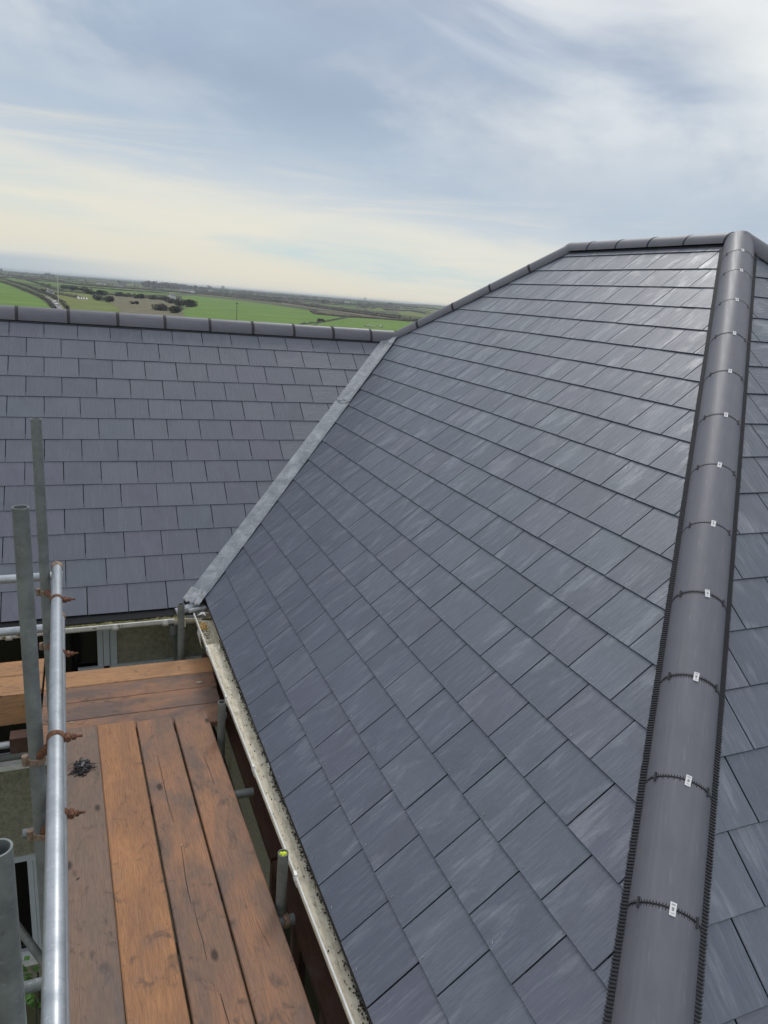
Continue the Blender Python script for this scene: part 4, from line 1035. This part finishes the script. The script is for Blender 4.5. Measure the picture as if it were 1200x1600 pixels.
for k in range(700):
    x = rs.uniform(-6.5, -2.8); ms.ico((x, -2.592+rs.uniform(-.045, .05), -2.235+.01*noise.noise(Vector((x*4, 0, 0)))+(x+6)*.005), rs.uniform(.010, .022), (1.5, 1, .7), .35, rnd=rs)
tag(ms.build('moss', M['moss'], gAo), kind='stuff')
def gutter_union(x, w_=.045):
    u = MB(); u.sweep(gutter_prof(.126, .064, .006), (x-w_/2, -2.592, -2.213), (x+w_/2, -2.592, -2.213), (0, 1, 0), (0, 0, 1), closed=True)
    u.box(x-w_*.3, x+w_*.3, -2.664, -2.645, -2.232, -2.198); u.build('gutter_union', M['upvc'], gAo, smooth=True)
for x in (-5.9, -4.06, -3.31, -2.93): gutter_union(x)
ca = MB(); ca.sweep(gutter_prof(.13, .066, .006), (-2.86, -2.60, -2.203), (-2.70, -2.60, -2.203), (0, 1, 0), (0, 0, 1), closed=True); ca.box(-2.80, -2.775, -2.668, -2.66, -2.27, -2.195); ca.build('gutter_corner', M['gutter_dirty'], gAo, smooth=True)
# near gutter
def XG_(y): return -2.669+(-3.3-y)*.0177
XG = -2.669
gB = MB(); V = []
for y_, z_ in ((-2.74, -2.128), (-7.5, -2.136)):
    lx = XG_(y_)-.0425; rx = -2.553; pr_ = gutter_prof(rx-lx, .060, .005, square=True); V += [(r_+(lx+rx)/2, y_, u_+z_-(.018 if r_ > 0 else 0)) for r_, u_ in pr_]
n_ = len(pr_); gB.add(V, [(i, (i+1) % n_, n_+(i+1) % n_, n_+i) for i in range(n_)]+[tuple(range(n_)), tuple(range(n_, 2*n_))[::-1]])
gBo = gB.build('gutter', M['gutter_dirty'], house)
lp = MB(); lp.tube((XG_(-2.74)-.041, -2.74, -2.124), (XG_(-7.5)-.041, -7.5, -2.132), .0045, 8); lp.build('gutter_lip', M['upvc'], gBo, smooth=True)
for y in (-3.35, -4.05, -4.8, -5.62, -6.4, -7.1):
    XG = XG_(y); u = MB(); u.sweep(gutter_prof(.092, .068, .006, square=True), (XG, y-.02, -2.127), (XG, y+.02, -2.127), (1, 0, 0), (0, 0, 1), closed=True)
    u.box(XG-.050, XG-.036, y-.013, y+.013, -2.15, -2.114); u.build('gutter_bracket', M['upvc'], gBo)
# silt filling the trough nearly to the brim, then debris
XG = -2.669
sl_ = MB(); NY = 160; V = []
for i in range(NY+1):
    y = -3.25-(7.45-3.25)*i/NY
    for j in range(7):
        x = XG_(y)-.036+(-2.560-XG_(y)+.036)*j/6; V.append((x, y, -2.152+.006*noise.noise(Vector((x*60, y*14, 2)))+.004*(j/6)))
sl_.add(V, [(7*i+j, 7*i+7+j, 7*i+8+j, 7*i+1+j) for i in range(NY) for j in range(6)])
sl_.build('silt', M['gutter_dirty'], gBo, smooth=True, angle=180)
cb = MB()
for k in range(4200):
    y = -rs.uniform(3.2, 7.4); dn = max(0, noise.noise(Vector((y*2.1, 3, 1)))+.45)
    if rs.random() > dn: continue
    x = -2.586-abs(rs.gauss(0, .011)) if rs.random() < .93 else XG_(y)+rs.uniform(-.03, .03)
    cb.ico((x, y, -2.146+rs.uniform(0, .012)*(x > -2.625)), rs.uniform(.0012, .0042), (1, 1.3, .8), .4, rnd=rs)
tag(cb.build('black_crumbs', M['crumb'], gBo), kind='stuff')
st_ = MB()
for k in range(90):
    y = -rs.uniform(2.75, 3.45); st_.ico((XG+rs.uniform(-.03, .035), y, -2.176+rs.uniform(0, .008)), rs.uniform(.004, .012), (1, 1.2, .7), .3, rnd=rs)
tag(st_.build('pale_grit', M['stone'], gBo), kind='stuff')
mo_ = MB()
for k in range(70):
    mo_.ico((XG+rs.uniform(-.036, .02), -2.90+rs.uniform(-.05, .05), -2.172+rs.uniform(0, .010)), rs.uniform(.006, .013), (1, 1.2, .6), .3, rnd=rs)
tag(mo_.build('golden_moss', M['moss_gold'], gBo), kind='stuff')
# rings and discs lying in the trough
for (y, r_) in ((-3.06, .016), (-3.12, .012), (-3.30, .017), (-3.24, .010)):
    q = MB(); pts = [Vector((XG+.004+r_*math.cos(a), y+r_*math.sin(a), -2.163)) for a in [i*math.pi*.17 for i in range(11)]]
    q.path(pts, .0028, 5); q.build('wire_ring', M['clip'], gBo)
# white star shaped bracket at the top end
q = MB()
for a, l in ((.3, .05), (2.2, .035), (3.5, .05), (5.2, .04)):
    q.tube((XG+.02, -2.74, -2.128), (XG+.02+l*math.cos(a), -2.74+l*math.sin(a), -2.135), .010, 5, r2=.002)
q.build('broken_bracket', M['upvc'], gBo)
q = MB(); q.prism([(XG-.055, -2.20), (XG-.050, -2.14), (XG-.046, -2.14), (XG-.030, -2.30)], 2.95, 3.02, Matrix(((1, 0, 0, 0), (0, 0, -1, 0), (0, 1, 0, 0), (0, 0, 0, 1)))); q.build('torn_flap', M['upvc'], gBo)
q = MB(); q.box(-2.74, -2.60, -2.565, -2.48, -2.25, -2.155); q.ico((-2.70, -2.565, -2.17), .05, (1.1, .6, .6), .2); q.ico((-2.63, -2.56, -2.18), .045, (1, .7, .6), .25); q.tube((-2.74, -2.60, -2.165), (-2.60, -2.59, -2.15), .018, 8); q.tube((-2.84, -2.555, -2.185), (-2.66, -2.52, -2.15), .034, 10); q.build('mortar_lump', M['lead_old'], house)
# downpipe swan neck
q = MB(); q.path([Vector((-2.86, -2.59, -2.27)), Vector((-2.86, -2.56, -2.36)), Vector((-2.80, -2.37, -2.62)), Vector((-2.79, -2.33, -2.72)), Vector((-2.79, -2.33, -6.0))], .034, 14)
q.tube((-2.79, -2.33, -2.68), (-2.79, -2.33, -2.76), .042, 14); q.build('downpipe', M['galv_dull'], house, smooth=True)
q = MB(); q.box(-3.6, -2.32, -2.275, -2.252, -2.79, -2.755); q.build('wall_trim', M['upvc_frame'], house)

# ------------------------------------------------------------------ scaffold
sc = thing('scaffold', (-3.65, -4.5, -6), 'galvanised tube scaffold with rusty couplers standing beside the eaves', 'scaffold')
TR = .02415
def tube_part(name, a, b, m='galv', r=TR):
    q = MB(); q.tube(a, b, r, 24, hollow=.004); return q.build(name, M[m], sc, smooth=True, angle=50)
# standards (uprights)
SA, SB, SC_ = (-3.692, -4.45), (-3.672, -5.84), (-3.650, -7.0)
tube_part('standard', (*SA, -6), (*SA, -.262), 'galv_dull'); tube_part('standard', (*SB, -6), (*SB, -.285), 'galv_dull'); tube_part('standard', (*SC_, -6), (*SC_, -.557), 'galv_dull')
pd_ = (-2.846, -2.95); pe = (-2.758, -4.22); pf = (-2.722, -5.585)
tube_part('standard', (*pd_, -6), (*pd_, -1.94), 'galv_dark', .026); tube_part('standard', (*pe, -6), (*pe, -2.05), 'galv_dark'); tube_part('standard', (*pf, -6), (*pf, -2.02), 'galv_dark')
# guard rails
r0, r1 = at_z(89, 884, -1.04), at_z(84, 1600, -1.04); dr = (r1-r0)
tube_part('guard_rail', r0, r0+dr*1.9, 'galv')
m0, m1 = at_z(93.5, 962, -1.31), at_z(92, 1600, -1.31)
tube_part('guard_rail', m0, m0+(m1-m0)*2.0, 'galv')
tube_part('guard_rail', (-8, -4.1, -1.225), (-3.622, -4.1, -1.195), 'galv'); tube_part('guard_rail', (-8, -4.1, -1.54), (-3.628, -4.1, -1.503), 'galv')
# ledgers and transoms
tube_part('ledger', (-3.70, -3.3, -2.44), (-3.70, -8.2, -2.44), 'galv_dark')
tube_part('ledger', (-2.715, -2.7, -2.66), (-2.665, -8.2, -2.66), 'galv_dark')
tube_part('ledger', (-8, -3.50, -2.60), (-3.86, -3.50, -2.60), 'galv'); tube_part('ledger', (-8, -3.42, -2.75), (-3.4, -3.42, -2.75), 'galv_dark')
for y, x1_ in ((-3.87, -2.66), (-4.69, -2.655), (-5.62, -2.665), (-6.8, -2.66)):
    tube_part('transom', (-3.85, y, -2.375), (x1_, y, -2.375), 'galv_dull')
tube_part('transom', (-4.6, -5.80, -2.46), (-3.6, -5.80, -2.46), 'galv'); tube_part('brace', at_y(20, 1438, -4.2), at_y(75, 1512, -4.6), 'galv_dark')
def band(mb, c, axis, r, wd_=.028, th=.004, a0=0., a1=2*math.pi, n=20, ref=None):
    axis = Vector(axis).normalized(); x = Vector(ref).normalized() if ref else axis.orthogonal().normalized(); x = (x-axis*x.dot(axis)).normalized(); y = axis.cross(x); c = Vector(c)
    V = []
    for i in range(n+1):
        a = a0+(a1-a0)*i/n; d = x*math.cos(a)+y*math.sin(a)
        wv = wd_*(1+.15*math.sin(a*3))
        for rr, s in ((r+.0008, -1), (r+th, -.75), (r+th, .75), (r+.0008, 1)): V.append(c+d*rr+axis*s*wv/2)
    mb.add(V, [(4*i+j, 4*i+(j+1) % 4, 4*i+4+(j+1) % 4, 4*i+4+j) for i in range(n) for j in range(4)])
def coupler(p1, ax1, p2, ax2, out, m='rust', m2='rust_pale'):
    """band round tube 1 at p1, band round tube 2 at p2, a lug between and bolts pointing to out"""
    q = MB(); p1, p2, out = Vector(p1), Vector(p2), Vector(out).normalized(); band(q, p1, ax1, TR)
    mid = (p1+p2)/2; dd = (p2-p1).normalized()
    q.tube(p1+dd*TR, p2-dd*TR, .014, 8)
    # lugs
    lug = p1+out*(TR+.012); q.tube(lug-Vector(ax1).normalized()*.018, lug+Vector(ax1).normalized()*.015, .010, 8)
    c = q.build('coupler', M[m], sc, smooth=True, angle=40)
    b_ = MB(); band(b_, p2, ax2, TR); lug2 = p2-out*(TR+.010); b_.tube(lug2-Vector(ax2).normalized()*.018, lug2+Vector(ax2).normalized()*.018, .012, 8); b_.build('coupler_band', M[m2], c, smooth=True, angle=40)
    bt = MB(); e = lug+out*.044; bt.tube(lug-out*.01, e, .0045, 8); bt.tube(lug+out*.012, lug+out*.024, .0105, 6); bt.build('bolt', M['rust'], c, smooth=True, angle=30)
def on_line(a, b, y): t_ = (y-a.y)/(b.y-a.y); return a+(b-a)*t_
dn = (r1-r0).normalized(); dm = (m1-m0).normalized()
def yof(px, py, z): return at_z(px, py, z).y
y1 = SA[1]-.03
pa = on_line(r0, r1, yof(88, 938, -1.04)); coupler(pa, dn, (SA[0], SA[1], -1.14), (0, 0, 1), (1, -.15, .05))
pb = on_line(r0, r1, yof(84, 1155, -1.04)); coupler(pb, dn, (SB[0], SB[1], -1.05-.12), (0, 0, 1), (1, -.1, .05), 'rust')
pc_ = on_line(m0, m1, yof(93, 1023, -1.31)); coupler(pc_, dm, (SA[0], SA[1], -1.44), (0, 0, 1), (1, -.1, .05))
pd2 = on_line(m0, m1, yof(92, 1275, -1.31)); coupler(pd2, dm, (SB[0], SB[1], -1.47), (0, 0, 1), (1, -.1, .05))
pe2 = on_line(r0, r1, SC_[1]); coupler(pe2, dn, (SC_[0], SC_[1], -1.13), (0, 0, 1), (1, -.1, .05))
for y, z in ((-4.1, -1.2), (-4.1, -1.507)): coupler((SA[0]-.01, -4.1, z), (1, 0, 0), (SA[0], SA[1]+.06, z+.01), (0, 0, 1), (0, 0, 1))
for (px_, py_), y in ((pe, -4.25), (pf, -5.62), (pd_, -3.0)): coupler((px_, py_, -2.66), (0, 0, 1), (px_+.05, py_, -2.66), (0, 1, 0), (-.3, -1, 0), 'rust')
q = MB(); band(q, (-2.705, -5.62, -2.375), (1, 0, 0), TR, .03, .007); q.build('tube_end_fitting', M['rust_pale'], sc, smooth=True)
# end fitting on the top rail
q = MB(); band(q, r0+dn*.022, dn, TR, .05, .004); q.build('end_cap', M['rust_pale'], sc, smooth=True)
q = MB(); band(q, m0+dm*.022, dm, TR, .04, .004); q.build('end_cap', M['rust_pale'], sc, smooth=True)

# boards: each one lies loose on the tubes
def board(c0, c1, wd_, th, ztop, label, m, axis, sag=.0, seed=0, name='scaffold_board', group='scaffold boards forming the platforms'):
    """plan centre line c0-c1; slightly uneven edges, rounded arrises"""
    c0, c1 = Vector((*c0, ztop)), Vector((*c1, ztop)); d = (c1-c0).normalized(); L = (c1-c0).length; n = Vector((-d.y, d.x, 0)); NS = 24
    # local frame: x or y along the board
    if axis == 1: fr = Matrix(((n.x*-1, d.x, 0, c0.x), (n.y*-1, d.y, 0, c0.y), (0, 0, 1, ztop), (0, 0, 0, 1)))
    else: fr = Matrix(((d.x, n.x, 0, c0.x), (d.y, n.y, 0, c0.y), (0, 0, 1, ztop), (0, 0, 0, 1)))
    rb = random.Random(seed); q = MB(); V = []; ch = .005; ph = rb.uniform(0, 9)
    prof = lambda w0, w1: [(-w0, -th), (-w0, -ch), (-w0+ch, 0), (-w0*.35, .0006), (w1*.35, .0006), (w1-ch, 0), (w1, -ch), (w1, -th)]
    for i in range(NS+1):
        s = L*i/NS; e0 = wd_/2+.0016*noise.noise(Vector((s*4, ph, 0))); e1 = wd_/2+.0016*noise.noise(Vector((s*4, ph, 7))); cup = .0015*noise.noise(Vector((s*1.3, ph, 3)))
        for a, z in prof(e0, e1): V.append((a, s, z+cup) if axis == 1 else (s, a, z+cup))
    fs = [(8*i+j, 8*i+(j+1) % 8, 8*i+8+(j+1) % 8, 8*i+8+j) for i in range(NS) for j in range(8)]+[tuple(range(8))[::-1], tuple(8*NS+j for j in range(8))]
    if axis == 1: fs = [f[::-1] for f in fs]
    q.add(V, fs); o = q.build(name, M[m], None, mw=fr, smooth=True, angle=30)
    return tag(o, label, 'board', group)
zm = -2.290
def seam(px0, py0, px1): # x at far and near for the main deck
    a, b = at_z(px0, py0, zm), at_z(px1, 1600, zm); return a, b
S = [seam(97, 1140, 103), seam(150.5, 1135, 197.5), seam(212.5, 1130, 300), seam(268, 1120, 401), seam(324, 1111, 494)]
labs = ['greyed scaffold board beside the guard rail carrying the black debris', 'bright orange scaffold board, second from the guard rail', 'worn brown scaffold board with a long crack, third from the guard rail', 'darker scaffold board nearest the eaves gutter']
mts = ['wood_y_grey', 'wood_y_bright', 'wood_y', 'wood_y']
BOARDS = []
gaps = [.001, .0015, .006, .005, 0]
for i in range(4):
    (a0, a1), (b0, b1) = S[i], S[i+1]
    def ext(p, q_, y): t_ = (y-p.y)/(q_.y-p.y); return p.x+(q_.x-p.x)*t_
    yf = (a0.y+b0.y)/2; yf = -3.905-.01*i; yn = yf-3.9
    xl0, xr0, xl1, xr1 = ext(a0, a1, yf)+gaps[i], ext(b0, b1, yf)-gaps[i+1], ext(a0, a1, yn)+gaps[i], ext(b0, b1, yn)-gaps[i+1]
    BOARDS.append(board(((xl1+xr1)/2, yn), ((xl0+xr0)/2, yf), min(.232, ((xr0-xl0)+(xr1-xl1))/2), .038, zm+(-.001, .002, 0, .001)[i], labs[i], mts[i], 1, seed=i))
za = -2.330
rows = [(-3.105, -3.325, 'orange scaffold board nearest the rendered wall', 'wood_x_bright'), (-3.330, -3.532, 'brown scaffold board, second from the wall', 'wood_x'), (-3.537, -3.752, 'brown scaffold board, third from the wall, left of the pale flake', 'wood_x'), (-3.757, -3.985, 'brown scaffold board partly under the ends of the long boards', 'wood_x')]
for i, (y0, y1_, lb, mt) in enumerate(rows):
    board((-3.80, (y0+y1_)/2+.004), (-2.66-.01*i, (y0+y1_)/2), abs(y1_-y0), .038, za-.001*(i % 2), lb, mt, 0, seed=20+i)
board((-8, -2.955), (-3.815, -2.955), .215, .038, za, 'orange board at the left, against the upper window', 'wood_x_bright', 0, seed=31)
board((-8, -3.185), (-3.815, -3.18), .225, .038, za-.001, 'orange board at the left, second from the upper window', 'wood_x_bright', 0, seed=32)
q = MB(); q.box(0, 4.2, -.019, .019, -.225, 0); tag(q.build('toe_board', M['wood_x_bright'], mw=Matrix.Translation((-8.02, -3.335, -2.318))), 'orange board standing on edge at the left behind the poles', 'board')
q = MB(); q.box(-.07, .07, -.05, .05, -.11, 0); tag(q.build('timber_block', M['wood_dark'], mw=Matrix.Translation((-3.93, -3.55, -2.50))), 'short brown timber block under the left platform end', 'block')
board((-2.545, -5.10), (-2.555, -2.75), .20, .038, -2.49, 'dark reddish board under the far half of the gutter', 'wood_dark', 1, seed=41)
board((-2.545, -8.2), (-2.553, -5.16), .20, .038, -2.455, 'dark reddish board under the near half of the gutter', 'wood_dark', 1, seed=42)

# shrinkage cracks in the long boards
def crack(pts, wd_, brd):
    W = [at_z(a, b, zm+.0022) for a, b in pts]; q = MB(); V = []
    for i, p in enumerate(W):
        k = wd_*math.sin(math.pi*(i+.35)/(len(W)-.3))*.5+.0002; V += [p+Vector((-k, 0, 0)), p+Vector((k, 0, 0)), p+Vector((0, 0, -.006))]
    for i in range(len(W)-1): q.f += [(3*i, 3*i+1, 3*i+4, 3*i+3), (3*i+1, 3*i+2, 3*i+5, 3*i+4)]; q.m += [0, 0]
    q.v = [tuple(v) for v in V]; q.build('crack', M['crumb'], brd)
crack([(283, 1322), (287, 1350), (291, 1378), (296, 1402), (299, 1412)], .0026, BOARDS[2])
crack([(303, 1418), (308, 1440), (317, 1470), (323, 1500)], .0022, BOARDS[2])
crack([(246, 1180), (254, 1215), (263, 1255), (272, 1285)], .0020, BOARDS[2])
crack([(344, 1552), (352, 1580), (362, 1612)], .0030, BOARDS[2])
crack([(318, 1180), (326, 1200), (335, 1225)], .0022, BOARDS[3])
crack([(402, 1440), (412, 1462), (422, 1480)], .0018, BOARDS[3])
crack([(190, 1508), (220, 1525), (248, 1544)], .0016, BOARDS[1]); crack([(188, 1477), (202, 1484), (216, 1489)], .0014, BOARDS[1]); crack([(200, 1578), (215, 1590), (230, 1600)], .0018, BOARDS[1])

# small things on the boards
cp = at_z(128, 1200, zm); dq = link('debris_clump', None, None, Matrix.Translation(cp)); tag(dq, 'tangled black clump of burnt debris on the greyed board', 'debris')
q = MB(); rd = random.Random(5)
for k in range(90):
    a = rd.uniform(0, 6.3); r_ = rd.uniform(.0, .058); p = cp+Vector((r_*math.cos(a)*.9, r_*math.sin(a)*1.35, rd.uniform(.002, .022)))
    pts = [p]
    dr_ = Vector((rd.uniform(-1, 1), rd.uniform(-1, 1), rd.uniform(-.5, .2))).normalized()
    for _ in range(5):
        dr_ = (dr_+Vector((rd.uniform(-.7, .7), rd.uniform(-.7, .7), rd.uniform(-.5, .3)))).normalized(); nxt = pts[-1]+dr_*.009; nxt.z = max(nxt.z, cp.z+.002); pts.append(nxt)
    q.path(pts, rd.uniform(.0012, .0028), 4)
q.build('strands', M['debris'], dq)
q = MB()
for k in range(60):
    a = rd.uniform(0, 6.3); r_ = rd.uniform(0, .045); q.ico((cp.x+r_*math.cos(a), cp.y+r_*math.sin(a)*1.4, cp.z+.008), rd.uniform(.007, .016), (1, 1, .8), .35, rnd=rd)
q.build('lumps', M['debris'], dq)
q = MB()
for k in range(5): q.ico((cp.x+rd.uniform(-.012, .012), cp.y+rd.uniform(-.02, .02), cp.z+.021), rd.uniform(.006, .010), (1.2, 1, .5), .35, rnd=rd)
q.build('flakes', M['debris_grey'], dq)
for (px, py, z, l, ang, lb) in [(112, 1129, za, .03, .2, 'small pale flake on the third board from the wall'), (311, 1066, za, .05, .1, 'pale pinkish splinter on the second board from the wall'), (284, 1321, zm, .016, .5, 'tiny pale chip beside the long crack'), (122, 1373, zm, .020, .6, 'small dark leaf on the greyed board')]:
    p = at_z(px, py, z); q = MB(); q.prism([(-l/2, -l*.12), (l*.1, -l*.2), (l/2, 0), (0, l*.2), (-l*.4, l*.12)], .0012, .0032, Matrix.Rotation(ang, 4, 'Z'))
    tag(q.build('leaf_scrap' if 'leaf' in lb else 'wood_chip', M['clip'] if 'leaf' in lb else M['stone'], mw=Matrix.Translation(p)), lb, 'leaf' if 'leaf' in lb else 'chip')
q = MB(); q.ico((pf[0]+.004, pf[1], -2.028), .015, (1, 1, .6), .2); q.ico((pf[0]-.008, pf[1]+.006, -2.026), .010, (1, 1, .6), .2)
tag(q.build('plug', M['yellow'], origin=(pf[0], pf[1], -2.03)), 'yellow plastic scrap stuffed in the top of the short dark tube', 'plug')

# shrub growing beside the house wall below the scaffold
sp = at_y(44, 1512, -4.6); rt_ = thing('shrub', (sp.x, sp.y, -6), 'small fresh green leaves of a shrub low down between the poles', 'shrub')
q = MB(); lv = MB()
for k in range(7):
    tp = Vector((sp.x+rd.uniform(-.12, .06), sp.y+rd.uniform(-.1, .1), sp.z+rd.uniform(-.25, .03))); q.path([Vector((sp.x-.05, sp.y, -6)), (tp+Vector((sp.x-.05, sp.y, -6)))/2+Vector((rd.uniform(-.05, .05), 0, 0)), tp], .006, 5)
    for j in range(9):
        c = tp+Vector((rd.uniform(-.05, .05), rd.uniform(-.05, .05), rd.uniform(-.09, .03))); a = Vector((rd.uniform(-1, 1), rd.uniform(-1, 1), rd.uniform(-.2, .6))).normalized()*.050; e = a.cross(Vector((0, 0, 1))).normalized()*.020
        lv.add([c, c+a*.5+e, c+a, c+a*.5-e], [(0, 1, 2, 3)])
q.build('stem', M['bark'], rt_); lv.build('leaves', M['leaf'], rt_)
